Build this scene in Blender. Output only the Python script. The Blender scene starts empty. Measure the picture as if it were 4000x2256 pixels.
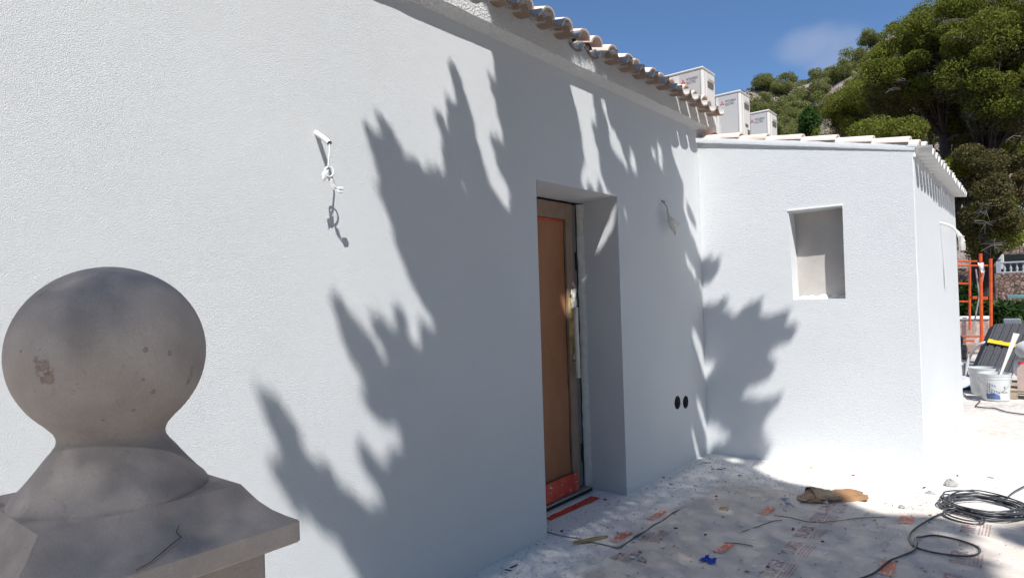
import bpy, math, random
import numpy as np
from mathutils import Vector, Matrix
random.seed(11); rng = np.random.default_rng(11)

# ------------------------------------------------------------------ camera
scene = bpy.context.scene
col = scene.collection
FPX, YAW, PITCH, ROLL, CAMX, CAMH = 2530.75, 0.6798, 0.0161, -0.0303, 2.4436, 1.5
_f = np.array([-math.sin(YAW)*math.cos(PITCH), math.cos(YAW)*math.cos(PITCH), math.sin(PITCH)])
_r = np.array([math.cos(YAW), math.sin(YAW), 0.0]); _u = np.cross(_r, _f)
CR = math.cos(ROLL)*_r + math.sin(ROLL)*_u
CU = -math.sin(ROLL)*_r + math.cos(ROLL)*_u
CC = np.array([CAMX, 0.0, CAMH])
cam_data = bpy.data.cameras.new('camera'); cam = bpy.data.objects.new('camera', cam_data); col.objects.link(cam)
cam_data.sensor_width = 36.0; cam_data.lens = 36.0*FPX/4000.0
cam_data.clip_start = 0.05; cam_data.clip_end = 3000
cam.matrix_world = Matrix(((CR[0], CU[0], -_f[0], CC[0]), (CR[1], CU[1], -_f[1], CC[1]), (CR[2], CU[2], -_f[2], CC[2]), (0, 0, 0, 1)))
scene.camera = cam

def PX(x, y, axis, val):
    """point of the place seen at a pixel of the 4000 px photograph, on the plane axis = val"""
    d = _f + CR*(x-2000)/FPX + CU*(1128-y)/FPX
    t = (val-CC[axis])/d[axis]
    return CC + d*t
def G(x, y, z=0.0): return PX(x, y, 2, z)

# ------------------------------------------------------------------ sun, sky, exposure
SUN = np.array([1.0, -0.93, 1.96]); SUNN = SUN/np.linalg.norm(SUN)
EL = math.asin(SUNN[2]); AZ = math.atan2(SUNN[0], SUNN[1])
scene.view_settings.view_transform = 'Standard'; scene.view_settings.look = 'None'
scene.view_settings.gamma = 1.0; scene.view_settings.exposure = 0.54
sl = bpy.data.lights.new('sun', 'SUN'); sl.energy = 4.2; sl.angle = math.radians(0.53); sl.color = (1.0, 0.985, 0.955)
so = bpy.data.objects.new('sun', sl); col.objects.link(so); so.location = (8, -8, 16)
so.rotation_euler = Vector(SUNN).to_track_quat('Z', 'Y').to_euler()
world = bpy.data.worlds.new('World'); scene.world = world; world.use_nodes = True
wn = world.node_tree; wn.nodes.clear()
def wnode(t, **k):
    n = wn.nodes.new(t)
    for a, b in k.items(): setattr(n, a, b)
    return n
sky = wnode('ShaderNodeTexSky', sky_type='NISHITA', sun_disc=False, sun_elevation=EL, sun_rotation=AZ, altitude=50, air_density=1.0, dust_density=0.15, ozone_density=6.0)
bg = wnode('ShaderNodeBackground'); bg.inputs['Strength'].default_value = 0.084
out = wnode('ShaderNodeOutputWorld')
# thin fair-weather clouds: soft puffs in the sky, broken up by noise
tc = wnode('ShaderNodeTexCoord')
noi = wnode('ShaderNodeTexNoise'); noi.inputs['Scale'].default_value = 9.0; noi.inputs['Detail'].default_value = 6.0
wn.links.new(tc.outputs['Generated'], noi.inputs['Vector'])
def wmath(op, a, b=None):
    n = wnode('ShaderNodeMath', operation=op); n.use_clamp = False
    for i, v in enumerate((a, b)):
        if v is None: continue
        if isinstance(v, (int, float)): n.inputs[i].default_value = v
        else: wn.links.new(v, n.inputs[i])
    return n.outputs[0]
acc = None
for (px, py, wx, wz, amt) in ((3205, 175, 0.060, 0.030, 0.60), (3285, 225, 0.050, 0.028, 0.55), (3140, 195, 0.040, 0.021, 0.45), (2030, 25, 0.03, 0.008, 0.25),
                              (4900, 300, 0.10, 0.04, 0.6), (6200, -300, 0.12, 0.05, 0.6)):
    d = _f + CR*(px-2000)/FPX + CU*(1128-py)/FPX; d = d/np.linalg.norm(d)
    h = np.cross(d, [0, 0, 1]); h /= np.linalg.norm(h); v = np.cross(h, d)
    def dot(vec):
        n = wnode('ShaderNodeVectorMath', operation='DOT_PRODUCT'); n.inputs[1].default_value = tuple(vec)
        wn.links.new(tc.outputs['Generated'], n.inputs[0]); return n.outputs['Value']
    a = wmath('DIVIDE', dot(h), wx); b = wmath('DIVIDE', dot(v), wz)
    r2 = wmath('ADD', wmath('MULTIPLY', a, a), wmath('MULTIPLY', b, b))
    r2 = wmath('ADD', r2, wmath('MULTIPLY', wmath('SUBTRACT', noi.outputs['Fac'], 0.5), 2.6))
    m = wnode('ShaderNodeMapRange', interpolation_type='SMOOTHERSTEP'); m.inputs['From Min'].default_value = 1.25; m.inputs['From Max'].default_value = -0.3
    m.inputs['To Min'].default_value = 0.0; m.inputs['To Max'].default_value = amt
    wn.links.new(r2, m.inputs['Value'])
    front = wmath('GREATER_THAN', dot(d), 0.2)
    o = wmath('MULTIPLY', m.outputs['Result'], front)
    acc = o if acc is None else wmath('MAXIMUM', acc, o)
mixc = wnode('ShaderNodeMix', data_type='RGBA')
wn.links.new(acc, mixc.inputs['Factor']); tint = wnode('ShaderNodeMix', data_type='RGBA', blend_type='MULTIPLY'); tint.inputs['Factor'].default_value = 1.0; tint.inputs['B'].default_value = (.90, .985, 1.06, 1)
wn.links.new(sky.outputs['Color'], tint.inputs['A']); wn.links.new(tint.outputs['Result'], mixc.inputs['A'])
mixc.inputs['B'].default_value = (3.1, 3.7, 5.2, 1)
wn.links.new(mixc.outputs['Result'], bg.inputs['Color']); wn.links.new(bg.outputs['Background'], out.inputs['Surface'])

# ------------------------------------------------------------------ helpers
class MB:
    def __init__(s): s.v = []; s.f = []
    def add(s, vs, fs):
        o = len(s.v); s.v += [tuple(map(float, p)) for p in vs]; s.f += [tuple(i+o for i in f) for f in fs]
    def box(s, a, b, rot=None, at=(0, 0, 0)):
        x0, y0, z0 = a; x1, y1, z1 = b
        vs = [(x0, y0, z0), (x1, y0, z0), (x1, y1, z0), (x0, y1, z0), (x0, y0, z1), (x1, y0, z1), (x1, y1, z1), (x0, y1, z1)]
        if rot is not None: vs = [tuple(rot @ Vector(p) + Vector(at)) for p in vs]
        else: vs = [(p[0]+at[0], p[1]+at[1], p[2]+at[2]) for p in vs]
        s.add(vs, [(3, 2, 1, 0), (4, 5, 6, 7), (0, 1, 5, 4), (1, 2, 6, 5), (2, 3, 7, 6), (3, 0, 4, 7)])
    def bbox(s, a, b, c=0.005):
        """box with chamfered edges"""
        x0, y0, z0 = a; x1, y1, z1 = b; vs = []; idx = {}
        for ix in (0, 1):
            for iy in (0, 1):
                for iz in (0, 1):
                    X = (x0, x1)[ix]; Y = (y0, y1)[iy]; Z = (z0, z1)[iz]
                    dx = c if ix == 0 else -c; dy = c if iy == 0 else -c; dz = c if iz == 0 else -c
                    for k, p in enumerate(((X, Y+dy, Z+dz), (X+dx, Y, Z+dz), (X+dx, Y+dy, Z))):
                        idx[(ix, iy, iz, k)] = len(vs); vs.append(p)
        fs = []
        def q(*k): fs.append([idx[i] for i in k])
        q((0,0,0,0),(0,0,1,0),(0,1,1,0),(0,1,0,0)); q((1,0,0,0),(1,1,0,0),(1,1,1,0),(1,0,1,0))
        q((0,0,0,1),(1,0,0,1),(1,0,1,1),(0,0,1,1)); q((0,1,0,1),(0,1,1,1),(1,1,1,1),(1,1,0,1))
        q((0,0,0,2),(0,1,0,2),(1,1,0,2),(1,0,0,2)); q((0,0,1,2),(1,0,1,2),(1,1,1,2),(0,1,1,2))
        for iy in (0, 1):
            for iz in (0, 1): q((0,iy,iz,1),(1,iy,iz,1),(1,iy,iz,2),(0,iy,iz,2))
        for ix in (0, 1):
            for iz in (0, 1): q((ix,0,iz,0),(ix,1,iz,0),(ix,1,iz,2),(ix,0,iz,2))
        for ix in (0, 1):
            for iy in (0, 1): q((ix,iy,0,0),(ix,iy,1,0),(ix,iy,1,1),(ix,iy,0,1))
        for a_ in (0, 1):
            for b_ in (0, 1):
                for c_ in (0, 1): fs.append([idx[(a_, b_, c_, k)] for k in range(3)])
        s.add(vs, fs)
    def tube(s, pts, rad, n=8, cap=True):
        pts = [np.array(p, float) for p in pts]; m = len(pts)
        rads = rad if hasattr(rad, '__len__') else [rad]*m
        rings = []; prev = None
        for i in range(m):
            t = pts[min(i+1, m-1)]-pts[max(i-1, 0)]; L = np.linalg.norm(t); t = t/L if L > 1e-9 else np.array([0, 0, 1.])
            if prev is None:
                a = np.cross(t, [0, 0, 1.]) if abs(t[2]) < .9 else np.cross(t, [1., 0, 0])
            else: a = prev - t*(prev@t)
            a /= max(1e-9, np.linalg.norm(a)); prev = a; b = np.cross(t, a)
            rings.append([pts[i]+rads[i]*(a*math.cos(2*math.pi*k/n)+b*math.sin(2*math.pi*k/n)) for k in range(n)])
        vs = [p for r_ in rings for p in r_]; fs = []
        for i in range(m-1):
            for k in range(n): fs.append((i*n+k, i*n+(k+1) % n, (i+1)*n+(k+1) % n, (i+1)*n+k))
        if cap: fs.append(tuple(range(n-1, -1, -1))); fs.append(tuple(range((m-1)*n, m*n)))
        s.add(vs, fs)
    def lathe(s, prof, n=24, at=(0, 0, 0)):
        vs = [(at[0]+r_*math.cos(2*math.pi*k/n), at[1]+r_*math.sin(2*math.pi*k/n), at[2]+z) for r_, z in prof for k in range(n)]
        fs = [(i*n+k, i*n+(k+1) % n, (i+1)*n+(k+1) % n, (i+1)*n+k) for i in range(len(prof)-1) for k in range(n)]
        fs += [tuple(range(n-1, -1, -1)), tuple(range((len(prof)-1)*n, len(prof)*n))]
        s.add(vs, fs)
    def grid(s, nu, nv, fn):
        vs = [fn(i/(nu-1), j/(nv-1)) for j in range(nv) for i in range(nu)]
        s.add(vs, [(j*nu+i, j*nu+i+1, (j+1)*nu+i+1, (j+1)*nu+i) for j in range(nv-1) for i in range(nu-1)])
    def quad(s, a, b, c, d): s.add([a, b, c, d], [(0, 1, 2, 3)])
    def prism(s, poly, axis, a, b):
        """extrude 2D poly along axis from a to b"""
        def P3(p, t):
            return {0: (t, p[0], p[1]), 1: (p[0], t, p[1]), 2: (p[0], p[1], t)}[axis]
        n = len(poly); vs = [P3(p, a) for p in poly]+[P3(p, b) for p in poly]
        fs = [tuple(range(n-1, -1, -1)), tuple(range(n, 2*n))]+[(i, (i+1) % n, n+(i+1) % n, n+i) for i in range(n)]
        s.add(vs, fs)
    def mesh(s, name):
        me = bpy.data.meshes.new(name); me.from_pydata(s.v, [], s.f); me.update()
        import bmesh
        bm = bmesh.new(); bm.from_mesh(me); bmesh.ops.recalc_face_normals(bm, faces=bm.faces); bm.to_mesh(me); bm.free()
        return me
    def build(s, name, mat, parent=None, smooth=False, loc=None):
        me = s.mesh(name); return link(name, me, mat, parent, smooth, loc)

def link(name, me, mat, parent=None, smooth=False, loc=None):
    if mat is not None and not me.materials: me.materials.append(mat)
    if smooth:
        me.polygons.foreach_set('use_smooth', [True]*len(me.polygons))
        if smooth != True:
            try: me.set_sharp_from_angle(angle=math.radians(smooth))
            except Exception: pass
    o = bpy.data.objects.new(name, me); col.objects.link(o)
    if parent is not None: o.parent = parent
    if loc is not None: o.location = loc
    return o
def empty(name, loc=(0, 0, 0), rz=0.0):
    o = bpy.data.objects.new(name, None); col.objects.link(o); o.location = tuple(loc); o.rotation_euler.z = rz; o.empty_display_size = 0.1
    return o
def tag(o, label, cat, group=None, kind=None):
    if label: o['label'] = label
    if cat: o['category'] = cat
    if group: o['group'] = group
    if kind: o['kind'] = kind
    return o
def struct(o, label=None, cat=None):
    o['kind'] = 'structure'
    if label: o['label'] = label
    if cat: o['category'] = cat
    return o
def copy_tree(o, parent=None):
    c = o.copy(); col.objects.link(c); c.parent = parent
    for ch in list(o.children): copy_tree(ch, c)
    return c
def crom(pts, n=8, closed=False):
    pts = [np.array(p, float) for p in pts]; res = []; m = len(pts)
    rngi = range(m if closed else m-1)
    for i in rngi:
        if closed: p0, p1, p2, p3 = pts[(i-1) % m], pts[i], pts[(i+1) % m], pts[(i+2) % m]
        else: p0, p1, p2, p3 = pts[max(i-1, 0)], pts[i], pts[i+1], pts[min(i+2, m-1)]
        for k in range(n):
            t = k/n
            res.append(.5*((2*p1)+(-p0+p2)*t+(2*p0-5*p1+4*p2-p3)*t*t+(-p0+3*p1-3*p2+p3)*t**3))
    res.append(pts[0] if closed else pts[-1])
    return res
def vnoise(x, y, seed=0):
    def h(i, j):
        n = math.sin(i*127.1+j*311.7+seed*74.7)*43758.5453; return n-math.floor(n)
    xi, yi = math.floor(x), math.floor(y); xf, yf = x-xi, y-yi
    u_, v_ = xf*xf*(3-2*xf), yf*yf*(3-2*yf)
    return (h(xi, yi)*(1-u_)+h(xi+1, yi)*u_)*(1-v_)+(h(xi, yi+1)*(1-u_)+h(xi+1, yi+1)*u_)*v_

# ------------------------------------------------------------------ materials
class NT:
    def __init__(s, name):
        s.m = bpy.data.materials.new(name); s.m.use_nodes = True; s.t = s.m.node_tree; s.t.nodes.clear()
        s.out = s.n('ShaderNodeOutputMaterial'); s.b = s.n('ShaderNodeBsdfPrincipled'); s.l(s.b.outputs[0], s.out.inputs['Surface'])
        s.tc = s.n('ShaderNodeTexCoord')
    def n(s, t, **k):
        x = s.t.nodes.new(t)
        for a, b in k.items(): setattr(x, a, b)
        return x
    def l(s, a, b): s.t.links.new(a, b)
    def noise(s, scale, detail=4, rough=.55, coord='Object', dist=0.0, stretch=None, vec=None):
        x = s.n('ShaderNodeTexNoise'); x.inputs['Scale'].default_value = scale; x.inputs['Detail'].default_value = detail; x.inputs['Roughness'].default_value = rough
        x.inputs['Distortion'].default_value = dist
        src = vec if vec is not None else s.tc.outputs[coord]
        if stretch:
            mp = s.n('ShaderNodeMapping'); mp.inputs['Scale'].default_value = stretch; s.l(src, mp.inputs['Vector']); src = mp.outputs[0]
        s.l(src, x.inputs['Vector']); return x.outputs['Fac']
    def vor(s, scale, feature='F1', coord='Object', out='Distance', rnd=1.0):
        x = s.n('ShaderNodeTexVoronoi', feature=feature); x.inputs['Scale'].default_value = scale; x.inputs['Randomness'].default_value = rnd
        s.l(s.tc.outputs[coord], x.inputs['Vector']); return x.outputs[out]
    def ramp(s, fac, stops):
        r_ = s.n('ShaderNodeValToRGB'); cr = r_.color_ramp
        while len(cr.elements) < len(stops): cr.elements.new(.5)
        for e, (p, c) in zip(cr.elements, stops): e.position = p; e.color = (*c, 1) if len(c) == 3 else c
        s.l(fac, r_.inputs['Fac']); return r_.outputs['Color']
    def mapr(s, v, a, b, c=0., d=1.):
        m = s.n('ShaderNodeMapRange'); m.inputs[1].default_value = a; m.inputs[2].default_value = b; m.inputs[3].default_value = c; m.inputs[4].default_value = d
        s.l(v, m.inputs[0]); return m.outputs[0]
    def math(s, op, a, b=None):
        m = s.n('ShaderNodeMath', operation=op)
        for i, v in enumerate((a, b)):
            if v is None: continue
            if isinstance(v, (int, float)): m.inputs[i].default_value = v
            else: s.l(v, m.inputs[i])
        return m.outputs[0]
    def mix(s, f, a, b, blend='MIX'):
        m = s.n('ShaderNodeMix', data_type='RGBA', blend_type=blend)
        for key, v in (('Factor', f), ('A', a), ('B', b)):
            if isinstance(v, (int, float)): m.inputs[key].default_value = v
            elif isinstance(v, tuple): m.inputs[key].default_value = (*v, 1) if len(v) == 3 else v
            else: s.l(v, m.inputs[key])
        return m.outputs['Result']
    def bump(s, h, strength=.5, dist=.005, prev=None):
        b = s.n('ShaderNodeBump'); b.inputs['Strength'].default_value = strength; b.inputs['Distance'].default_value = dist
        s.l(h, b.inputs['Height'])
        if prev is not None: s.l(prev, b.inputs['Normal'])
        return b.outputs['Normal']
    def fin(s, color, rough=.7, normal=None, metal=0., spec=.3):
        if isinstance(color, tuple): s.b.inputs['Base Color'].default_value = (*color, 1)
        else: s.l(color, s.b.inputs['Base Color'])
        if isinstance(rough, (int, float)): s.b.inputs['Roughness'].default_value = rough
        else: s.l(rough, s.b.inputs['Roughness'])
        s.b.inputs['Metallic'].default_value = metal; s.b.inputs['Specular IOR Level'].default_value = spec
        if normal is not None: s.l(normal, s.b.inputs['Normal'])
        return s.m
def M_simple(name, c, var=.15, scale=8., rough=.6, bump=.0, bscale=60., metal=0., spec=.3, coord='Object'):
    t = NT(name); f = t.noise(scale, 5, coord=coord)
    c2 = tuple(max(0, x*(1-var)) for x in c); c1 = tuple(min(1, x*(1+var*.6)) for x in c)
    colr = t.ramp(f, [(.3, c2), (.7, c1)])
    nb = t.bump(t.noise(bscale, 3, coord=coord), bump, .003) if bump else None
    return t.fin(colr, rough, nb, metal, spec)

def M_stucco(name, base, scale=110., strength=.8, dist=.004, tint=.05):
    t = NT(name)
    big = t.noise(1.3, 4); sweep = t.noise(2.6, 5, .6, dist=1.2, stretch=(1, .55, 1.8))
    c = t.ramp(big, [(.3, tuple(x*(1-tint) for x in base)), (.7, base)])
    c = t.mix(t.mapr(sweep, .50, .70, 0, .5), c, tuple(x*y for x, y in zip(base, (.955, .965, .98))))
    a = t.noise(scale, 2, .5, dist=.6); b = t.noise(scale*2.6, 2, .5); e = t.noise(3.0, 3)
    hh = t.math('ADD', t.math('MULTIPLY', t.mapr(a, .35, .68), 1.0), t.math('MULTIPLY', b, .35))
    n1 = t.bump(e, .25, .02)
    nrm = t.bump(hh, strength, dist, n1)
    return t.fin(c, .85, nrm, spec=.15)

MAT = {}
MAT['stucco'] = M_stucco('stucco_white', (.775, .79, .798), 310., .95, .0024)
MAT['stucco_annex'] = M_stucco('stucco_annex', (.81, .825, .838), 200., .75, .0028, .03)
MAT['fascia'] = M_stucco('fascia_render', (.70, .695, .68), 75., 1.0, .006, .10)
MAT['plaster'] = M_stucco('plaster_smooth', (.78, .77, .745), 70., .25, .003, .10)
# ------------------------------------------------------------------ house materials
def M_tile(name, dusty):
    t = NT(name); f = t.noise(14, 5); g = t.noise(45, 4, coord='Object'); r = t.n('ShaderNodeObjectInfo').outputs['Random']
    c = t.ramp(f, [(.25, (.20, .085, .050)), (.5, (.36, .175, .110)), (.75, (.50, .30, .215))])
    c = t.mix(t.mapr(r, 0, 1, 0, .22), c, (.55, .42, .34))
    c = t.mix(t.mapr(g, .62-dusty*.35, .70-dusty*.30), c, (.72, .68, .63))
    return t.fin(c, .85, t.bump(g, .5, .003), spec=.15)
MAT['tile'] = M_tile('terracotta', -.05)
def M_pale():
    t = NT('terracotta_pale'); f = t.noise(9, 5); g = t.noise(70, 4); r = t.n('ShaderNodeObjectInfo').outputs['Random']
    c = t.ramp(f, [(.3, (.66, .50, .42)), (.7, (.78, .65, .57))]); c = t.mix(t.mapr(r, 0, 1, 0, .6), c, (.78, .72, .66))
    c = t.mix(t.mapr(g, .60, .72, 0, .7), c, (.60, .57, .53))
    return t.fin(c, .85, t.bump(g, .4, .003), spec=.15)
MAT['tile_dusty'] = M_pale()
def M_paintedtile():
    t = NT('painted_tile'); f = t.noise(7, 5, dist=.5); g = t.noise(60, 3)
    c = t.mix(t.mapr(f, .48, .54), (.52, .51, .49), (.26, .185, .14))
    c = t.mix(t.mapr(t.noise(25, 4), .60, .66), c, (.34, .30, .27))
    return t.fin(c, .85, t.bump(g, .5, .003), spec=.15)
MAT['tile_painted'] = M_paintedtile()
def M_doorpanel():
    t = NT('door_paper_brown'); f = t.noise(3, 4, stretch=(1, 1, .35)); g = t.noise(30, 4)
    c = t.ramp(f, [(.25, (.27, .105, .045)), (.75, (.39, .18, .09))])
    c = t.mix(t.mapr(g, .62, .75, 0, .35), c, (.42, .30, .21))
    return t.fin(c, .55, t.bump(t.noise(6, 3), .2, .01), spec=.25)
MAT['door_panel'] = M_doorpanel()
def M_frame():
    t = NT('door_frame_dusty'); f = t.noise(9, 4)
    c = t.ramp(f, [(.3, (.25, .172, .125)), (.7, (.31, .222, .165))])
    return t.fin(c, .6, t.bump(t.noise(80, 3), .2, .002), spec=.25)
MAT['door_frame'] = M_frame()
MAT['black'] = M_simple('black_rubber', (.012, .012, .014), .3, 20, .5)
def M_red(name, a, b, dust):
    t = NT(name); f = t.noise(6, 4); g = t.noise(70, 5, stretch=(1, .3, 1))
    c = t.ramp(f, [(.3, a), (.7, b)])
    c = t.mix(t.mapr(g, .60-dust, .72-dust), c, (.66, .60, .58))
    return t.fin(c, .5, t.bump(t.noise(18, 3), .3, .006), spec=.35)
MAT['red_film'] = M_red('red_masking_film', (.50, .035, .02), (.68, .09, .05), .0)
MAT['orange_tape'] = M_red('orange_tape', (.72, .16, .08), (.80, .25, .14), .09)
MAT['orange_tape_dusty'] = M_red('orange_tape_dusty', (.72, .14, .06), (.80, .22, .11), .14)
MAT['foam'] = M_simple('white_foam', (.62, .59, .53), .15, 10, .7, .3, 40)
MAT['yellow_tape'] = M_simple('yellowed_tape', (.52, .40, .16), .4, 12, .5, .4, 30)
MAT['alu'] = M_simple('dusty_aluminium', (.42, .42, .42), .15, 20, .45, .1, 60, .5)
MAT['alu_dark'] = M_simple('frame_profile_grey', (.16, .15, .145), .2, 20, .5, .1, 60)
MAT['bead'] = M_simple('plaster_bead_grey', (.58, .56, .53), .12, 20, .9, .7, 60)
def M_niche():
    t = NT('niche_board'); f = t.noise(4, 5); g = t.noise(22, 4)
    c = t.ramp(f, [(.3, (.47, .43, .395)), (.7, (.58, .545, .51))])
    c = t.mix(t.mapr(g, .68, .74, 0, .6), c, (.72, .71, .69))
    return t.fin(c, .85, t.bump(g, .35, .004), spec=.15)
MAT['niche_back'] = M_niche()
MAT['hole'] = M_simple('hole_lining', (.10, .105, .095), .5, 30, .9, .8, 60)
MAT['mortar'] = M_stucco('mortar', (.60, .585, .56), 45., .8, .006, .2)

# ------------------------------------------------------------------ white house
W, YB, YC = 1.736, 5.878, 9.195
DY1, DY2, DZ, DDEP = 3.298, 4.325, 2.256, -0.33
house = tag(empty('white_house'), 'white stucco house with tiled eave, recessed brown door and low annex', 'house')

def filled(outer, holes, axis, val):
    """planar sheet with holes by triangle fill"""
    import bmesh
    bm = bmesh.new(); edges = []
    for loop in [outer]+holes:
        vs = []
        for p in loop:
            co = {0: (val, p[0], p[1]), 1: (p[0], val, p[1])}[axis]; vs.append(bm.verts.new(co))
        for i in range(len(vs)): edges.append(bm.edges.new((vs[i], vs[(i+1) % len(vs)])))
    bmesh.ops.triangle_fill(bm, use_beauty=True, use_dissolve=False, edges=edges)
    vs = [v.co[:] for v in bm.verts]; bm.verts.index_update(); fs = [[v.index for v in f.verts] for f in bm.faces]
    bm.free(); return vs, fs
# two round sockets cut into the wall
HOLES = []
for (hx, hy, hr) in ((2646.5, 1571, .058), (2678.5, 1569, .056)):
    p = PX(hx, hy, 0, 0.0); HOLES.append((p[1], p[2], hr))
def ragged(cy, cz, r_, n=26, seed=0):
    rr = random.Random(seed)
    return [(cy+(r_*(1+rr.uniform(-.05, .07)))*math.cos(2*math.pi*k/n), cz+(r_*(1+rr.uniform(-.05, .07)))*math.sin(2*math.pi*k/n)) for k in range(n)]
hole_loops = [ragged(*h, seed=i+3) for i, h in enumerate(HOLES)]
SOFZ = 3.10
wall = MB()
outer = [(-6, 0), (DY1, 0), (DY1, DZ), (DY2, DZ), (DY2, 0), (10.5, 0), (10.5, SOFZ), (-6, SOFZ)]
wall.add(*filled(outer, hole_loops, 0, 0.0))
b = .012  # softly rounded reveal corner
wall.quad((0, DY1, 0), (0, DY1, DZ), (DDEP, DY1, DZ), (DDEP, DY1, 0))
wall.quad((0, DY2, 0), (DDEP, DY2, 0), (DDEP, DY2, DZ), (0, DY2, DZ))
wall.quad((0, DY1, DZ), (0, DY2, DZ), (DDEP, DY2, DZ-.02), (DDEP, DY1, DZ-.02))
wall.box((-4.5, -6, 0), (-4.3, 10.5, SOFZ)); wall.box((-4.3, -6, 0), (-.01, -5.8, SOFZ)); wall.box((-4.3, 10.3, 0), (-.01, 10.5, SOFZ))
wall_o = wall.build('main_wall', MAT['stucco'], house)
for i, lp in enumerate(hole_loops):
    m = MB(); n = len(lp); cy, cz, hr = HOLES[i]
    vs = [(0.0005, y, z) for y, z in lp]+[(-.075, cy+(y-cy)*.93, cz+(z-cz)*.93) for y, z in lp]+[(-.078, cy, cz)]
    m.add(vs, [(k, (k+1) % n, n+(k+1) % n, n+k) for k in range(n)]+[(n+k, n+(k+1) % n, 2*n) for k in range(n)])
    o = m.build('socket_hole', MAT['hole'], house)
# eave: sloped soffit, fascia, mortar bed
FX = 0.064; E0, E1 = -6.0, 6.22
m = MB()
prof = [(0.0, 3.045), (.012, 3.05), (.035, 3.062), (FX-.004, 3.082), (FX, 3.087), (FX+.001, 3.12), (FX, 3.17), (FX-.006, 3.225), (-.05, 3.24)]
NY = 320
vs = []
for j in range(NY+1):
    y = E0+(E1-E0)*j/NY
    for i, (x, z) in enumerate(prof):
        w = (.007*(vnoise(y*3.3, i*.6, 5)-.5)+.006*(vnoise(y*9, i, 6)-.5)+.003*(vnoise(y*31, i*2, 7)-.5)) if i >= 2 else 0
        vs.append((x+w, y, z+w*.8))
P_ = len(prof)
m.add(vs, [(j*P_+i, j*P_+i+1, (j+1)*P_+i+1, (j+1)*P_+i) for j in range(NY) for i in range(P_-1)])
m.add([(x, E1, z) for x, z in prof]+[(-.05, E1, 3.045)], [tuple(range(P_+1))])
m.build('cornice', MAT['fascia'], house, smooth=18)
# terracotta slip under the end of the eave
m = MB()
def slip(u, v):
    a = -.9+1.8*u; return (-.02+.16*v, 6.05+.085*math.sin(a), 3.005-.028*math.cos(a)+.035*v)
m.grid(9, 5, slip); m.grid(9, 5, lambda u, v: tuple(np.array(slip(u, v))-np.array((0, 0, .014))))
m.build('end_tile', MAT['tile'], house, smooth=True)

SL = math.tan(math.radians(15))
def half_pipe(length, r0, r1, thick, up, n=10, taper=True):
    """Spanish barrel tile along -x from the origin (tip) ; up=True gives a channel, False a cover"""
    vs = []; fs = []; L = 6
    for k in range(2):
        for i in range(L):
            t = i/(L-1); r_ = (r0+(r1-r0)*t)-(thick if k else 0)
            for j in range(n+1):
                a = math.pi*j/n
                y = r_*math.cos(a); z = r_*math.sin(a)*.82
                if up: z = -z
                vs.append((-length*t, y, z))
    N = n+1
    def id_(k, i, j): return k*L*N+i*N+j
    for k in range(2):
        for i in range(L-1):
            for j in range(n): fs.append((id_(k, i, j), id_(k, i+1, j), id_(k, i+1, j+1), id_(k, i, j+1)))
    for i in (0, L-1):
        for j in range(n): fs.append((id_(0, i, j), id_(0, i, j+1), id_(1, i, j+1), id_(1, i, j)))
    for i in range(L-1):
        for j in (0, n): fs.append((id_(0, i, j), id_(0, i+1, j), id_(1, i+1, j), id_(1, i, j)))
    return vs, fs
def tile_mesh(name, *a, **k):
    m = MB(); m.add(*half_pipe(*a, **k)); return m.mesh(name)
me_ch = tile_mesh('channel_tile', .45, .090, .078, .014, True)
me_cv = tile_mesh('cover_tile', .45, .076, .066, .015, False)
PIT = .21; Y0 = 5.395
rt = random.Random(4)
k = 3
pitch_rot = math.atan(SL)
chan_idx = list(range(-24, 4))
for k in chan_idx:
    y = Y0+PIT*k
    tip = .195+rt.uniform(-.012, .012)
    if k in (-8, -7): tip = .085
    if k == -9: tip = .20
    if k in (-13, -14, -16, -17): tip = .075+rt.uniform(0, .012)
    if k == -15: tip = .10
    if k <= -18: tip = .07+rt.uniform(0, .014)
    o = link('channel_tile', me_ch, MAT['tile_painted'], house, 35)
    o.location = (tip, y+rt.uniform(-.008, .008), 3.170+.0775+rt.uniform(-.006, .006)); o.rotation_euler = (rt.uniform(-.08, .08), pitch_rot*.6, rt.uniform(-.03, .03))
    for row in range(2):
        o = link('cover_tile', me_cv, MAT['tile'] if rt.random() < .85 else MAT['tile_dusty'], house, 35)
        xx = .050+rt.uniform(-.03, .02)-row*.37
        o.location = (xx, y+PIT/2+rt.uniform(-.01, .01), 3.307+(.050-xx)*SL+row*.022+rt.uniform(-.008, .008)); o.rotation_euler = (rt.uniform(-.06, .06), pitch_rot, rt.uniform(-.04, .04))
# mortar under the covers, white-washed lumps
m = MB()
for k in chan_idx:
    y = Y0+PIT*(k+.5)
    if k == 3: continue
    def lump(u, v):
        a = math.pi*u; r_ = .062+.012*vnoise(k*3+u*5, v*4, 9)
        return (.058-.08*v-.02*vnoise(u*6+k, 1, 3), y+r_*1.12*math.cos(a), 3.240+.030*math.sin(a)*(1-.15*v)+.01*vnoise(u*7, k, 2)-(.03 if u in (0, 1) else 0))
    m.grid(9, 4, lump)
    f0 = [lump(i/8, 0) for i in range(9)]
    m.add(f0+[(.058, y, 3.20)], [(i, i+1, 9) for i in range(8)])
o = m.build('mortar_bed', MAT['mortar'], house, smooth=45); o['kind'] = 'stuff'
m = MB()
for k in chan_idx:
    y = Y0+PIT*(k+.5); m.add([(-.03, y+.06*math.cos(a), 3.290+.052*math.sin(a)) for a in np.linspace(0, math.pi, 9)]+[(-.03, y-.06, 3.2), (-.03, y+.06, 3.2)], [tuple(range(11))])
o = m.build('tile_packing', M_simple('dark_packing', (.085, .05, .04), .4, 30, .95, .6, 60), house); o['kind'] = 'stuff'
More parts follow.
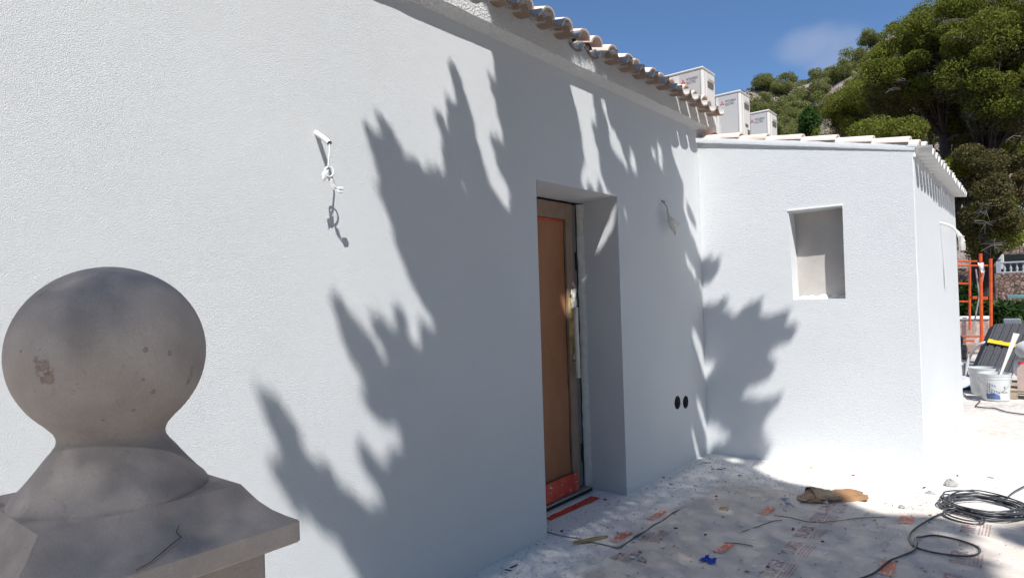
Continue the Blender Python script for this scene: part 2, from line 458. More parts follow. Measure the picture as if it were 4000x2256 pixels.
# roof body behind the first courses
m = MB(); ang = SL
m.add([(.03, E0, 3.205), (.03, E1-.02, 3.205), (-4.5, E1-.02, 3.205+4.53*SL), (-4.5, E0, 3.205+4.53*SL), (.03, E0, 3.16), (.03, E1-.02, 3.16), (-4.5, E1-.02, 3.16), (-4.5, E0, 3.16)],
      [(0, 1, 2, 3), (7, 6, 5, 4), (0, 4, 5, 1), (1, 5, 6, 2), (2, 6, 7, 3), (3, 7, 4, 0)])
m.build('main_roof', MAT['tile'], house)
m = MB(); m.box((-4.28, E1, 2.90), (-.02, 10.28, 3.03)); m.build('flat_roof', MAT['plaster'], house)

# ------------------------------------------------------------------ door
XD = DDEP
ST0, ST1 = DY2-.225, DY2-.135      # right stile of the leaf
m = MB()
m.box((XD-.06, DY1, 0.03), (XD-.012, DY1+.06, DZ-.025)); m.box((XD-.06, DY2-.076, 0.03), (XD-.014, DY2-.002, DZ-.025)); m.box((XD-.06, DY1+.06, DZ-.034), (XD-.012, DY2-.076, DZ-.025))
door = m.build('door', MAT['black'], house)
m = MB(); m.bbox((XD-.05, ST0, .05), (XD+.004, ST1, DZ-.036), .004); m.build('door_stile', MAT['door_frame'], door)
m = MB(); m.bbox((XD-.05, DY1+.062, .05), (XD+.004, DY1+.16, DZ-.036), .004); m.build('door_stile', MAT['door_frame'], door)
m = MB(); m.bbox((XD-.05, DY1+.16, DZ-.16), (XD+.003, ST0, DZ-.036), .004); m.build('door_rail', MAT['door_frame'], door)
m = MB(); m.box((XD-.052, ST0-.007, .19), (XD-.015, ST0-.0005, DZ-.162)); m.build('door_seal', MAT['black'], door)
m = MB()
m.grid(16, 34, lambda u, v: (XD-.018+.005*vnoise(u*4, v*9, 3)-.004*(abs(v-.36) < .01), DY1+.16+u*(ST0-.008-DY1-.16), .16+v*(DZ-.162-.16)))
m.build('door_panel', MAT['door_panel'], door, smooth=True)
m = MB(); m.grid(10, 3, lambda u, v: (XD-.008+.003*vnoise(u*7, v*2, 8), DY1+.16+u*(ST0-.02-DY1-.16), DZ-.182+v*(.022-.010*u))); m.build('tape_strip', MAT['red_film'], door)
m = MB(); m.bbox((XD-.05, DY1+.16, .05), (XD+.003, ST0, .165), .006); kr = m.build('kick_rail', MAT['door_frame'], door)
m = MB(); m.grid(20, 6, lambda u, v: (XD+.010+.012*vnoise(u*6, v*3, 12)+.014*(1-v), DY1+.1+u*(ST0+.035-DY1-.1), .045+v*(.128+.008*vnoise(u*9, 0, 2)))); m.build('masking_film', MAT['red_film'], kr, smooth=True)
m = MB(); m.bbox((XD-.06, DY1+.002, .012), (XD+.055, DY2-.054, .038), .004); sill = m.build('door_sill', MAT['alu'], door)
m = MB(); m.box((XD+.0555, DY1+.01, .014), (XD+.064, DY2-.06, .030)); m.build('sill_seal', MAT['black'], sill)
m = MB(); m.box((XD-.055, ST1+.003, .05), (XD-.004, DY2-.082, DZ-.04)); m.build('frame_profile', MAT['alu_dark'], door)
for zc in (.30, 1.78):
    m = MB(); m.bbox((XD-.006, DY2-.100, zc-.07), (XD+.010, DY2-.084, zc+.07), .003); m.build('hinge', MAT['black'], door)
# rough bead of plaster closing the gap to the reveal
m = MB(); n = 60; vs = []
for k in range(n+1):
    z = .03+(DZ-.06)*k/n; w0 = .050+.010*(vnoise(k*.6, 3, 2)-.5); dx = .010+.012*vnoise(k*.5, 1, 4)
    vs += [(XD-.013, DY2-w0, z), (XD+dx*.7, DY2-w0+.006, z), (XD+dx, DY2-.024, z), (XD+dx+.020*vnoise(k*.9, 7, 3), DY2-.002, z)]
m.add(vs, [(4*i+j, 4*i+j+1, 4*i+5+j, 4*i+4+j) for i in range(n) for j in range(3)]); m.build('plaster_bead', MAT['bead'], door, smooth=True)
# pull handle in a split white foam tube, yellowed tape and paper around its foot plates
hz0, hz1 = .895, 1.425; hy = DY2-.218
m = MB(); m.tube([(XD+.070-.004*math.sin(t*3), hy+.003*math.sin(t*5), hz0+(hz1-hz0)*t) for t in np.linspace(0, 1, 14)], .0185, 12); m.build('handle_wrap', MAT['foam'], door, smooth=50)
for zc in (1.02, 1.34):
    m = MB(); m.tube([(XD, hy+.02, zc), (XD+.07, hy, zc)], .010, 8); m.build('handle_post', MAT['alu'], door, smooth=40)
m = MB()
def crump(u, v):
    a = math.pi*(u-.5)*1.15; r_ = .030+.010*vnoise(u*6, v*8, 4)
    return (XD+.004+(.010+.018*vnoise(v*9, u*4, 3))*math.cos(a), ST0+.040+r_*math.sin(a), 1.00+.50*v)
m.grid(12, 40, crump); m.build('tape_wrap', MAT['yellow_tape'], door, smooth=30)
for (z0, z1, w_, sd) in ((1.41, 1.56, .066, 14), (1.02, 1.16, .035, 19)):
    m = MB(); m.grid(8, 12, lambda u, v: (XD+.018+.022*vnoise(u*5, v*5, sd), ST0+.012+(.010 if w_ < .05 else 0)+w_*u, z0+(z1-z0)*v+.015*vnoise(u*4, v, 5))); m.build('paper_scrap', MAT['foam'], door, smooth=30)

# ------------------------------------------------------------------ annex
WX0, WX1, WZ0, WZ1, WD = .81, 1.222, 1.424, 2.190, .185
BZ = lambda x: 2.924-.209*x      # underside of the verge band
m = MB()
win = [(WX0, WZ0), (WX1, WZ0), (WX1+.002, WZ1), (WX0-.012, WZ1-.008)]
c_ = .006
outer = [(0.001, 0), (W-c_, 0), (W-c_, BZ(W)+.01), (0.001, BZ(0)+.01)]
m.add(*filled(outer, [win], 1, YB))
m.quad((W-c_, YB, 0), (W, YB+c_, 0), (W, YB+c_, BZ(W)+.01), (W-c_, YB, BZ(W)+.01))
m.quad((W, YB+c_, 0), (W, YC, 0), (W, YC, BZ(W)+.03), (W, YB+c_, BZ(W)+.03))
m.quad((W, YC, 0), (0, YC, 0), (0, YC, BZ(0)), (W, YC, BZ(W)))
for i in range(4):
    a, b2 = win[i], win[(i+1) % 4]
    m.quad((a[0], YB, a[1]), (b2[0], YB, b2[1]), (b2[0], YB+WD, b2[1]), (a[0], YB+WD, a[1]))
annex = m.build('annex_wall', MAT['stucco_annex'], house)
m = MB()
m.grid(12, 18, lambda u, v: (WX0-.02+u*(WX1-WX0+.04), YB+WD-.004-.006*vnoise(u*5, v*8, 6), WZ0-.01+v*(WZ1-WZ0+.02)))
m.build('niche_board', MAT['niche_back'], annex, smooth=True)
m = MB()   # broken plaster lip along the foot of the niche
m.grid(30, 4, lambda u, v: (WX0+.004+u*(WX1-WX0-.008), YB+WD-.012-.02*(1-v)*vnoise(u*14, 0, 4), WZ0+.001+v*(.012+.03*vnoise(u*11, 1, 7))))
m.build('plaster_lip', MAT['plaster'], annex, smooth=True)
m = MB(); m.bbox((WX0-.018, YB-.008, WZ1-.003), (WX1+.003, YB+.03, WZ1+.012), .003); m.build('drip_edge', MAT['plaster'], annex)

# verge band on the gable and its row of barrel tiles
m = MB(); n = 60; vs = []
for i in range(n+1):
    x = -.0+(W+.012)*i/n; ov = .022-.017*i/n
    z0 = BZ(x)+.004*(vnoise(x*12, 1, 3)-.5)+.003*(vnoise(x*40, 1, 4)-.5)
    z1 = BZ(x)+.047+.006*(vnoise(x*15, 2, 5)-.5)
    vs += [(x, YB+.01, z0+.001), (x, YB-ov, z0), (x, YB-ov-.002, z0+.02), (x, YB-ov+.004, z1), (x, YB+.03, z1+.006+.008*vnoise(x*18, 1, 8)), (x, YB+.10, z1+.012)]
m.add(vs, [(i*6+j, i*6+j+1, (i+1)*6+j+1, (i+1)*6+j) for i in range(n) for j in range(5)])
m.add([vs[n*6+j] for j in range(6)], [tuple(range(6))])
m.build('verge_band', MAT['stucco_annex'], house, smooth=50)
me_vt = tile_mesh('verge_tile', .36, .088, .070, .016, False, n=14)
ends = [.395, .631, .921, 1.193, 1.456, 1.711, 1.775]
rot_v = math.atan(.209)
for i, xe in enumerate(ends):
    L = .34; o = link('verge_tile', me_vt, MAT['tile_dusty'], house, 35)
    o.scale = (1, 1, .84)
    if i == 1: o.scale = (.72, .92, .8)
    if i == 6: o.scale = (.5, .9, .75)
    zt_ = BZ(xe)+.047+(.013 if i != 6 else -.004)
    o.location = (xe, YB+.072+rt.uniform(-.004, .004), zt_); o.rotation_euler = (rt.uniform(-.04, .04), rot_v-.065, rt.uniform(-.015, .015))
# end boss of the verge
m = MB(); m.tube([(W-.03, YB+.045, BZ(W)+.040), (W+.030, YB+.045, BZ(W)+.032)], .054, 16); m.tube([(W-.004, YB+.02, BZ(W)-.05), (W-.002, YB+.02, BZ(W)+.03)], .02, 10)
m.build('verge_end', MAT['stucco_annex'], house, smooth=40)
# annex roof sheet and eave tiles over the long side
m = MB(); 
m.add([(0, YB+.02, BZ(0)+.005), (W-.02, YB+.02, BZ(W)+.005), (W-.02, YC, BZ(W)+.005), (0, YC, BZ(0)+.005), (0, YB+.02, BZ(0)+.045), (W, YB+.02, BZ(W)+.045), (W, YC, BZ(W)+.045), (0, YC, BZ(0)+.045)],
      [(3, 2, 1, 0), (4, 5, 6, 7), (0, 1, 5, 4), (1, 2, 6, 5), (2, 3, 7, 6), (3, 0, 4, 7)])
m.build('annex_roof', MAT['tile_dusty'], house)
me_ec = tile_mesh('eave_tile', .40, .082, .074, .012, True)
me_ek = tile_mesh('eave_cover', .40, .074, .066, .012, False)
nt = 16; pc = (YC-YB)/nt
MAT['tile_white'] = M_simple('tile_whitewashed', (.70, .685, .655), .10, 9, .85, .4, 50)
for i in range(nt):
    y = YB+pc*(i+.5)
    o = link('eave_tile', me_ec, MAT['tile_white'], house, 35); o.location = (W+.128+rt.uniform(-.006, .006), y, 2.518+.068); o.rotation_euler = (0, rot_v*.55, rt.uniform(-.02, .02))
    if i < nt-1:
        o = link('eave_cover', me_ek, MAT['tile_white'], house, 35); o.location = (W+.075+rt.uniform(-.012, .012), y+pc/2, 2.592); o.rotation_euler = (0, rot_v*.8, rt.uniform(-.02, .02))
m = MB(); m.box((W-.02, YB+.02, BZ(W)+.0), (W+.004, YC, 2.60)); m.build('eave_bed', MAT['stucco_annex'], house)
# ------------------------------------------------------------------ terrace floor and its protective paper
def M_floor(name, paper, dustw, s=1.0):
    t = NT(name); pos = t.n('ShaderNodeNewGeometry').outputs['Position']
    sep = t.n('ShaderNodeSeparateXYZ'); t.l(pos, sep.inputs[0])
    f1 = t.noise(2.2, 5, .6, vec=pos); f2 = t.noise(9, 6, .65, vec=pos, dist=.4); f3 = t.noise(60, 4, .6, vec=pos); f4 = t.noise(5.5, 5, .6, vec=pos, stretch=(.35, 1.6, 1))
    base = t.ramp(f1, [(.3, tuple(x*.88 for x in paper)), (.7, paper)])
    # plaster dust: thick against the walls, swept thin in the middle
    wa = t.mapr(sep.outputs['X'], 0.0, .55, .42, 0.0); wb = t.mapr(sep.outputs['Y'], YB-.9, YB, 0.0, .34)
    near = t.math('MAXIMUM', wa, wb)
    far = t.mapr(sep.outputs['Y'], 4.6, 6.5, 0.0, .16)
    f5 = t.noise(26, 6, .75, vec=pos, stretch=(.45, 1.3, 1))
    d = t.math('ADD', t.math('ADD', t.math('MULTIPLY', f2, .40), t.math('ADD', t.math('MULTIPLY', f4, .35), t.math('MULTIPLY', f5, .25))), t.math('ADD', t.math('MAXIMUM', near, far), dustw-.14))
    fac = t.mapr(d, .44, .66)
    dustc = t.ramp(f3, [(.3, (.68, .655, .625)), (.65, (.83, .805, .775))])
    c = t.mix(fac, base, dustc)
    spk = t.mapr(t.noise(150, 3, .6, vec=pos), .63, .70)
    pat = t.mapr(t.noise(3.1, 5, .65, vec=pos), .42, .62)
    c = t.mix(t.math('MULTIPLY', t.math('MULTIPLY', spk, pat), .7), c, (.17, .165, .16))
    sm = t.mapr(t.noise(11, 5, .7, vec=pos, stretch=(1.2, .5, 1)), .60, .74, 0, .30); c = t.mix(sm, c, (.40, .36, .33))
    n1 = t.bump(f2, .25, .012); nrm = t.bump(f3, .45, .004, n1)
    return t.fin(c, .8, nrm, spec=.2)
MAT['floor'] = M_floor('terrace_floor', (.60, .545, .49), .13)
MAT['paper'] = M_floor('floor_paper', (.66, .585, .52), .07)
def M_pave():
    t = NT('terrace_paving'); pos = t.n('ShaderNodeNewGeometry').outputs['Position']
    f = t.noise(1.3, 5, vec=pos); g = t.noise(12, 6, .65, vec=pos)
    c = t.ramp(f, [(.3, (.44, .385, .34)), (.7, (.60, .55, .51))]); c = t.mix(t.mapr(g, .45, .62, 0, .7), c, (.70, .68, .65))
    return t.fin(c, .85, t.bump(g, .3, .01), spec=.15)
m = MB(); m.box((-8, -8, -.35), (14, 21.5, -.004)); struct(m.build('terrace', M_pave()))
def floorz(x, y): return .0015+.004*vnoise(x*3, y*3, 1)+.003*vnoise(x*11, y*9, 2)
m2 = MB(); m2.grid(60, 90, lambda u, v: (-.33+u*5.3, 0.0+v*7.6, floorz(-.33+u*5.3, v*7.6)))
struct(m2.build('floor', MAT['floor'], smooth=True), 'dusty terrace floor under the protective paper', 'floor')
PAPERS = [(.49, 1.80, .4, 5.02, .0055, 2), (1.74, 2.98, .4, 5.55, .0105, 5), (-.20, .475, 3.36, 4.26, .0045, 8)]
def sheet_z(x, y, zb, seed):
    rip = (.3+.9*vnoise(x*1.3, y*1.1, seed+3))*abs(math.sin((x*2.1+y*5.3+2.5*vnoise(x*1.7, y*1.7, seed))*2.2))**6*.008
    return floorz(x, y)+zb+.005*vnoise(x*4+seed, y*4, seed)+rip
def topz(x, y):
    z = floorz(x, y)
    for (x0, x1, y0, y1, zb, seed) in PAPERS:
        if x0 <= x <= x1 and y0 <= y <= y1: z = max(z, sheet_z(x, y, zb, seed))
    return z
def sheet(name, x0, x1, y0, y1, zb, label, seed, curl=0.0):
    m = MB(); nu = max(8, int((x1-x0)/.03)); nv = max(8, int((y1-y0)/.035))
    def fn(u, v):
        x = x0+u*(x1-x0); y = y0+v*(y1-y0); z = sheet_z(x, y, zb, seed)
        e = min(u, 1-u)*(x1-x0); ev = min(v, 1-v)*(y1-y0)
        if e < .03: z += curl*(1-e/.03)*max(0, vnoise(y*2.5, seed, 9)-.35)
        if ev < .05: z += curl*.8*(1-ev/.05)*max(0, vnoise(x*3.5, seed, 5)-.3)
        x += .012*(vnoise(y*2.2, seed, 3)-.5)*(1 if u in (0, 1) else 0); y += .02*(vnoise(x*2.7, seed, 6)-.5)*(1 if v in (0, 1) else 0)
        return (x, y, z)
    m.grid(nu, nv, fn)
    return tag(m.build(name, MAT['paper'], smooth=True), label, 'paper', 'paper sheets over the floor')
pap_mid = sheet('floor_paper', .49, 1.80, .4, 5.02, .0055, 'middle brown floor paper strip running from under cardboard bag towards the camera', 2, .012)
pap_right = sheet('floor_paper', 1.74, 2.98, .4, 5.55, .0105, 'right brown floor paper strip lying under the cable coil', 5, .010)
pap_door = sheet('floor_paper', -.20, .475, 3.36, 4.26, .0045, 'small brown paper sheet on the floor in front of the door', 8, .012)

def M_print():
    t = NT('red_print'); f = t.noise(6, 4); g = t.noise(38, 5, .7)
    c = t.ramp(f, [(.3, (.42, .13, .12)), (.7, (.50, .19, .17))]); c = t.mix(t.mapr(g, .36, .58), c, (.58, .53, .50))
    return t.fin(c, .8, spec=.2)
MAT['print_red'] = M_print()
def text_mesh(body, size, ext=0.0, align='LEFT', bold=0.0):
    cu = bpy.data.curves.new('lettering', 'FONT'); cu.body = body; cu.size = size; cu.extrude = ext; cu.align_x = align; cu.offset = bold; cu.resolution_u = 3
    o = bpy.data.objects.new('lettering', cu); col.objects.link(o); bpy.context.view_layer.update()
    me = bpy.data.meshes.new_from_object(o.evaluated_get(bpy.context.evaluated_depsgraph_get())); bpy.data.objects.remove(o); bpy.data.curves.remove(cu)
    return me
me_super = text_mesh('SUPER', .085, 0.0, 'LEFT', .0016); me_super.name = 'print'
def print_mark(x, y, parent, zoff, half=False, w=1.0):
    # reads away from the camera, tops of the letters towards the wall
    me = me_super.copy(); R = Matrix.Rotation(math.pi/2, 4, 'Z')
    me.transform(Matrix.Translation((x+.02, y-.105, 0)) @ R @ Matrix.Diagonal((.95*w, 1.25, 1, 1)))
    for v in me.vertices: v.co.z = topz(v.co.x, v.co.y)+.0025
    link('print', me, MAT['print_red'], parent)
    m = MB(); rr = random.Random(int(x*100+y*1000))
    for r_ in range(4):
        yy = y-.10
        while yy < y+.10:
            L = rr.uniform(.008, .03)
            m.box((x+.036+.016*r_, yy, 0), (x+.043+.016*r_, yy+L, .0004)); yy += L+rr.uniform(.003, .007)
    m.v = [(a, b_, topz(a, b_)+.0022+c) for a, b_, c in m.v]
    m.build('print_lines', MAT['print_red'], parent)
for (x, y) in [(1.30, 4.80), (1.30, 4.52), (1.30, 4.23), (1.31, 3.93), (1.31, 3.57), (1.31, 3.2), (1.31, 2.85)]: print_mark(x, y, pap_mid, .0225)
for (x, y) in [(2.09, 4.83), (2.08, 4.27), (2.08, 3.9)]: print_mark(x, y, pap_right, .0275)
for (x, y) in [(.535, 3.66), (.535, 3.30)]: print_mark(x, y, pap_mid, .0225, w=.55)

# tape pieces
def tape(x, y, L, Wd, rot, z, label, mat):
    m = MB(); ca, sa = math.cos(rot), math.sin(rot)
    def fn(u, v):
        a = (u-.5)*L+.004*math.sin(v*31)*(1 if u in (0, 1) else 0); b_ = (v-.5)*Wd
        X, Y = a*ca-b_*sa, a*sa+b_*ca
        return (X, Y, topz(x+X, y+Y)+.0035+.0012*vnoise(u*7, v*4, int(x*50)))
    m.grid(14, 8, fn)
    o = m.build('tape_piece', mat, smooth=True); o.location = (x, y, 0); return tag(o, label, 'tape', 'orange tape pieces')
tape(.40, 4.01, .20, .055, math.radians(88), .019, 'dusty orange tape patch nearest the door recess on the floor', MAT['orange_tape_dusty'])
tape(.40, 3.53, .20, .060, math.radians(86), .019, 'orange tape patch beside the split wooden sliver near the wall', MAT['orange_tape_dusty'])
tape(.98, 3.70, .16, .055, math.radians(82), .022, 'orange tape strip just behind the blue cloth', MAT['orange_tape'])
tape(.975, 4.49, .17, .062, math.radians(86), .022, 'orange tape patch left of the brown paper bag', MAT['orange_tape'])
tape(1.75, 4.79, .16, .075, math.radians(92), .030, 'orange tape patch at the shadow edge left of the cable coil', MAT['orange_tape'])
tape(1.78, 3.90, .19, .075, math.radians(93), .030, 'orange tape patch crossed by the black cable at the picture bottom', MAT['orange_tape'])
tape(-.17, 3.83, .60, .10, math.radians(88), .012, 'long red film strip lying along the door sill', MAT['red_film'])

# ------------------------------------------------------------------ litter on the floor
MAT['stone'] = M_simple('grey_stone', (.40, .39, .37), .3, 25, .9, .8, 60)
MAT['wood'] = M_simple('raw_wood', (.36, .25, .14), .3, 20, .8, .4, 70)
MAT['darkbit'] = M_simple('dark_chip', (.05, .045, .04), .4, 30, .8)
MAT['white_bit'] = M_simple('white_plaster_chip', (.74, .74, .72), .1, 30, .85, .4, 60)
MAT['leaf_red'] = M_simple('dry_petal', (.28, .05, .06), .4, 25, .7)
MAT['leaf_orange'] = M_simple('dry_leaf', (.48, .22, .08), .4, 25, .7)
MAT['blue'] = M_simple('blue_cloth', (.012, .055, .46), .35, 14, .55, .4, 40)
def rock_mesh(seed, sx, sy, sz):
    r_ = np.random.default_rng(seed); m = MB(); n1, n2 = 9, 6; vs = []
    for j in range(n2):
        for i in range(n1):
            a = 2*math.pi*i/n1; e = -math.pi/2+math.pi*(j+.0)/(n2-1)
            q_ = .72+.5*r_.random(); vs.append((sx*q_*math.cos(e)*math.cos(a), sy*q_*math.cos(e)*math.sin(a), max(-.35*sz, sz*q_*math.sin(e))+.35*sz))
    m.add(vs, [(j*n1+i, j*n1+(i+1) % n1, (j+1)*n1+(i+1) % n1, (j+1)*n1+i) for j in range(n2-1) for i in range(n1)])
    return m.mesh('stone')
for i, (px, py, s, lab) in enumerate([(3714, 1899, .045, 'largest grey stone on the sunlit floor near the annex corner'), (3634, 1938, .032, 'flat grey stone between the annex corner and the cable coil'),
                                 (3522, 1987, .02, 'small grey stone at the shadow edge, left of another pebble'), (3595, 1986, .018, 'small grey pebble nearest the coil on the sunlit floor')]):
    p = G(px, py); o = link('stone', rock_mesh(i+3, s, s*.85, s*.75), MAT['stone']); o.location = (p[0], p[1], floorz(p[0], p[1])+(.015 if p[0] < 1.8 and p[1] < 5.02 else .004)); tag(o, lab, 'stone', 'loose stones')
def zt(x, y): return topz(x, y)+.002
def crumple(name, px, py, size, mat, label, cat, seed, flat=.6, nu=12):
    p = G(px, py); m = MB()
    def fn(u, v):
        a = (u-.5)*size*2; b_ = (v-.5)*size*1.3
        n_ = vnoise(u*4, v*4, seed); n2 = vnoise(u*8, v*8, seed+2)
        return (a*(.5+.5*vnoise(v*5, seed))+.3*size*(n2-.5), b_*(.6+.6*vnoise(u*5, seed, 1))+.3*size*(n_-.5), size*flat*(abs(n_-.3)*1.2+.35*n2)*(1-.6*max(abs(u-.5), abs(v-.5))*2)+.002)
    m.grid(nu, nu, fn); o = m.build(name, mat, smooth=25); o.location = (p[0], p[1], zt(p[0], p[1])); return tag(o, label, cat)
crumple('crumpled_cloth', 2768, 2203, .052, MAT['blue'], 'crumpled bright blue cloth lying on the floor paper', 'cloth', 3, .85, 16)
crumple('clod', 2505, 2198, .028, MAT['stone'], 'grey crumbly clod on the paper left of the blue cloth', 'clod', 7, .5)
def chip(name, px, py, L, Wd, rot, mat, label, cat, th=.004, tilt=0.0, grp='small chips on the floor'):
    p = G(px, py); m = MB(); rr = random.Random(int(px)); n = 7
    poly = [(L*.5*math.cos(2*math.pi*k/n)*rr.uniform(.8, 1.1), Wd*.5*math.sin(2*math.pi*k/n)*rr.uniform(.75, 1.15)) for k in range(n)]
    m.prism(poly, 2, 0, th); o = m.build(name, mat); o.location = (p[0], p[1], zt(p[0], p[1])); o.rotation_euler = (tilt, tilt*.5, rot); return tag(o, label, cat, grp)
chip('wood_sliver', 2310, 2117, .26, .035, 1.02, MAT['wood'], 'split wooden sliver on the dusty floor near the wall foot', 'wood', .012)
chip('card_scrap', 2828, 1998, .075, .065, .6, MAT['wood'], 'small tan card scrap on the paper left of centre', 'card', .005, .08)
for i, (px, py, L, Wd, mt, lab) in enumerate([
    (2217, 2222, .045, .028, 'white_bit', 'oval white chip near the wall foot at the picture bottom'), (2682, 2147, .03, .012, 'white_bit', 'white chip between the two orange tapes by the blue cloth'),
    (2897, 2065, .05, .022, 'white_bit', 'white flake below the thin twig on the paper'), (2943, 2113, .04, .02, 'white_bit', 'faint white flake in the middle of the paper'),
    (3226, 2172, .05, .012, 'white_bit', 'slim white chip right of the printed marks'), (2473, 2186, .05, .03, 'white_bit', 'white paint flake beside the crumbly clod'),
    (2756, 2099, .032, .018, 'darkbit', 'dark brown chip on paper above the blue cloth'), (3214, 2125, .022, .014, 'darkbit', 'black ring-like bit right of the middle prints'),
    (2640, 2072, .028, .012, 'darkbit', 'dark curl on the paper near the seam'), (3000, 2224, .028, .02, 'leaf_red', 'dark red petal at the bottom beside the lowest print'),
    (2364, 1957, .028, .024, 'leaf_red', 'purple petal on the floor before the door'), (2592, 1868, .026, .022, 'leaf_red', 'red petal at the foot of the wall by the door jamb'),
    (2798, 1946, .026, .022, 'leaf_red', 'round red petal in the middle of the dusty floor'), (2620, 1895, .03, .022, 'leaf_orange', 'orange-brown leaf near the wall foot beyond the door'),
    (3098, 2079, .05, .02, 'leaf_red', 'faded red petal left of the middle prints'), (2785, 1834, .04, .02, 'leaf_orange', 'brown curled leaf near the inner corner'),
    (2812, 1836, .055, .016, 'darkbit', 'dark dry leaf near the inner corner'), (3170, 1829, .034, .03, 'leaf_orange', 'upright orange leaf on the white dust by the annex wall'),
    (3334, 1858, .03, .024, 'leaf_red', 'pinkish petal on the white dust by the annex wall'), (2762, 1809, .07, .04, 'stone', 'grey flat scrap in the inner wall corner'),
    (3740, 1860, .04, .016, 'darkbit', 'dark sliver on the sunlit floor beyond the large stone'), (3870, 1868, .05, .014, 'darkbit', 'curved dark strip on sunlit floor behind the coil'),
    (3610, 1907, .05, .014, 'darkbit', 'dark splinter at the annex corner foot'), (2006, 2217, .07, .012, 'darkbit', 'upper dark slit-like chip along the wall foot'), (1985, 2232, .05, .010, 'darkbit', 'lower dark slit-like chip along the wall foot'),
    (2195, 2080, .035, .016, 'darkbit', 'dark chip in the dust left of the door opening')]):
    o = chip('chip', px, py, L, Wd, 1.0+.9*math.sin(i*2.3), MAT[mt], lab, 'chip', .004 if mt != 'leaf_orange' else .003, .06*math.sin(i))
# twigs
MAT['twig'] = M_simple('dry_twig', (.13, .095, .065), .3, 30, .9)
def twig(pts, rad, label):
    w = [];
    for x, y in pts: p = G(x, y); w.append((p[0], p[1], zt(p[0], p[1])+.003))
    m = MB(); m.tube(crom(w, 5), rad*.6, 6); return tag(m.build('twig', MAT['twig'], smooth=True), label, 'twig', 'dry twigs on the paper')
twig([(3024, 2022), (3090, 2032), (3150, 2048), (3188, 2052)], .0035, 'long thin twig running left of the uppermost clear print')
twig([(3200, 2054), (3290, 2042), (3360, 2032), (3460, 2031)], .003, 'long thin twig running right of the uppermost clear print')
twig([(2900, 2088), (2965, 2065), (3020, 2050), (3056, 2041)], .0035, 'forked twig below the long left twig')
twig([(2830, 2133), (2885, 2136), (2942, 2143)], .004, 'short dark twig beside the orange tape by the blue cloth')
# gravelly plaster crumbs nobody could count
m = MB(); rr = random.Random(5)
cnt = 0
while cnt < 6500:
    x = rr.uniform(-.2, 3.2); y = rr.uniform(1.6, 6.4)
    if x < 0 and not (DY1+.05 < y < DY2-.05): continue
    if y > YB-.01 and x < W+.02: continue
    dens = .05+1.5*max(0, vnoise(x*2.3, y*2.3, 21)*.6+vnoise(x*7, y*7, 22)*.4-.48)+(.9 if (abs(x-.9) < .5 and 4.75 < y < 5.3) else 0)+(.5 if x < .5 else 0)+(.35 if y > 5 else 0)-(.25 if .55 < x < 1.7 and y < 4.4 else 0)
    if rr.random() > dens: continue
    s = .0016+.0052*rr.random()**4; z = zt(x, y); a = rr.uniform(0, 6.28)
    pts = [(x+s*math.cos(a+k*2.094)*rr.uniform(.7, 1.5), y+s*math.sin(a+k*2.094)*rr.uniform(.7, 1.5), z) for k in range(3)]
    m.add(pts+[(x, y, z+s*rr.uniform(.5, 1.1))], [(0, 1, 3), (1, 2, 3), (2, 0, 3)]); cnt += 1
def M_crumb():
    t = NT('crumbs'); r_ = t.n('ShaderNodeNewGeometry').outputs['Random Per Island']
    return t.fin(t.ramp(r_, [(.0, (.12, .115, .11)), (.18, (.24, .23, .22)), (.4, (.46, .45, .43)), (.75, (.66, .65, .63)), (1, (.50, .44, .36))]), .9, None, spec=.1)
tag(m.build('plaster_crumbs', M_crumb()), 'scattered plaster crumbs and grit over the floor', 'grit', kind='stuff')

m = MB(); cnt = 0
cl = [(rr.uniform(.1, 1.9), rr.uniform(3.2, 5.7), rr.uniform(.10, .35)) for _ in range(26)]+[(.9, 5.05, .35), (.6, 5.2, .3), (.75, 4.9, .25)]
while cnt < 620:
    cx_, cy_, cr_ = cl[rr.randrange(len(cl))]; x = cx_+rr.gauss(0, cr_); y = cy_+rr.gauss(0, cr_)
    if x < .03 or y > YB-.03 or y < 2.3 or x > 2.6: continue
    L_ = .004+.016*rr.random()**3; a = rr.uniform(0, 6.28); z = zt(x, y); as_ = rr.uniform(.3, .8)
    pts = [(x+L_*math.cos(a+k*1.57)*(1 if k % 2 == 0 else as_)*rr.uniform(.7, 1.2), y+L_*math.sin(a+k*1.57)*(1 if k % 2 == 0 else as_)*rr.uniform(.7, 1.2), z+.002+.006*rr.random()*rr.random()) for k in range(4)]
    m.add(pts+[(x, y, z+.003+.004*rr.random())], [(0, 1, 4), (1, 2, 4), (2, 3, 4), (3, 0, 4)]); cnt += 1
def M_flake():
    t = NT('flakes'); r_ = t.n('ShaderNodeNewGeometry').outputs['Random Per Island']
    return t.fin(t.ramp(r_, [(.0, (.07, .06, .055)), (.2, (.20, .19, .18)), (.35, (.76, .76, .75)), (.7, (.62, .61, .60)), (.85, (.36, .25, .16)), (.97, (.40, .12, .10))]), .85, None, spec=.15)
tag(m.build('litter_flakes', M_flake()), 'small plaster flakes, leaf bits and splinters littering the floor', 'litter', kind='stuff')

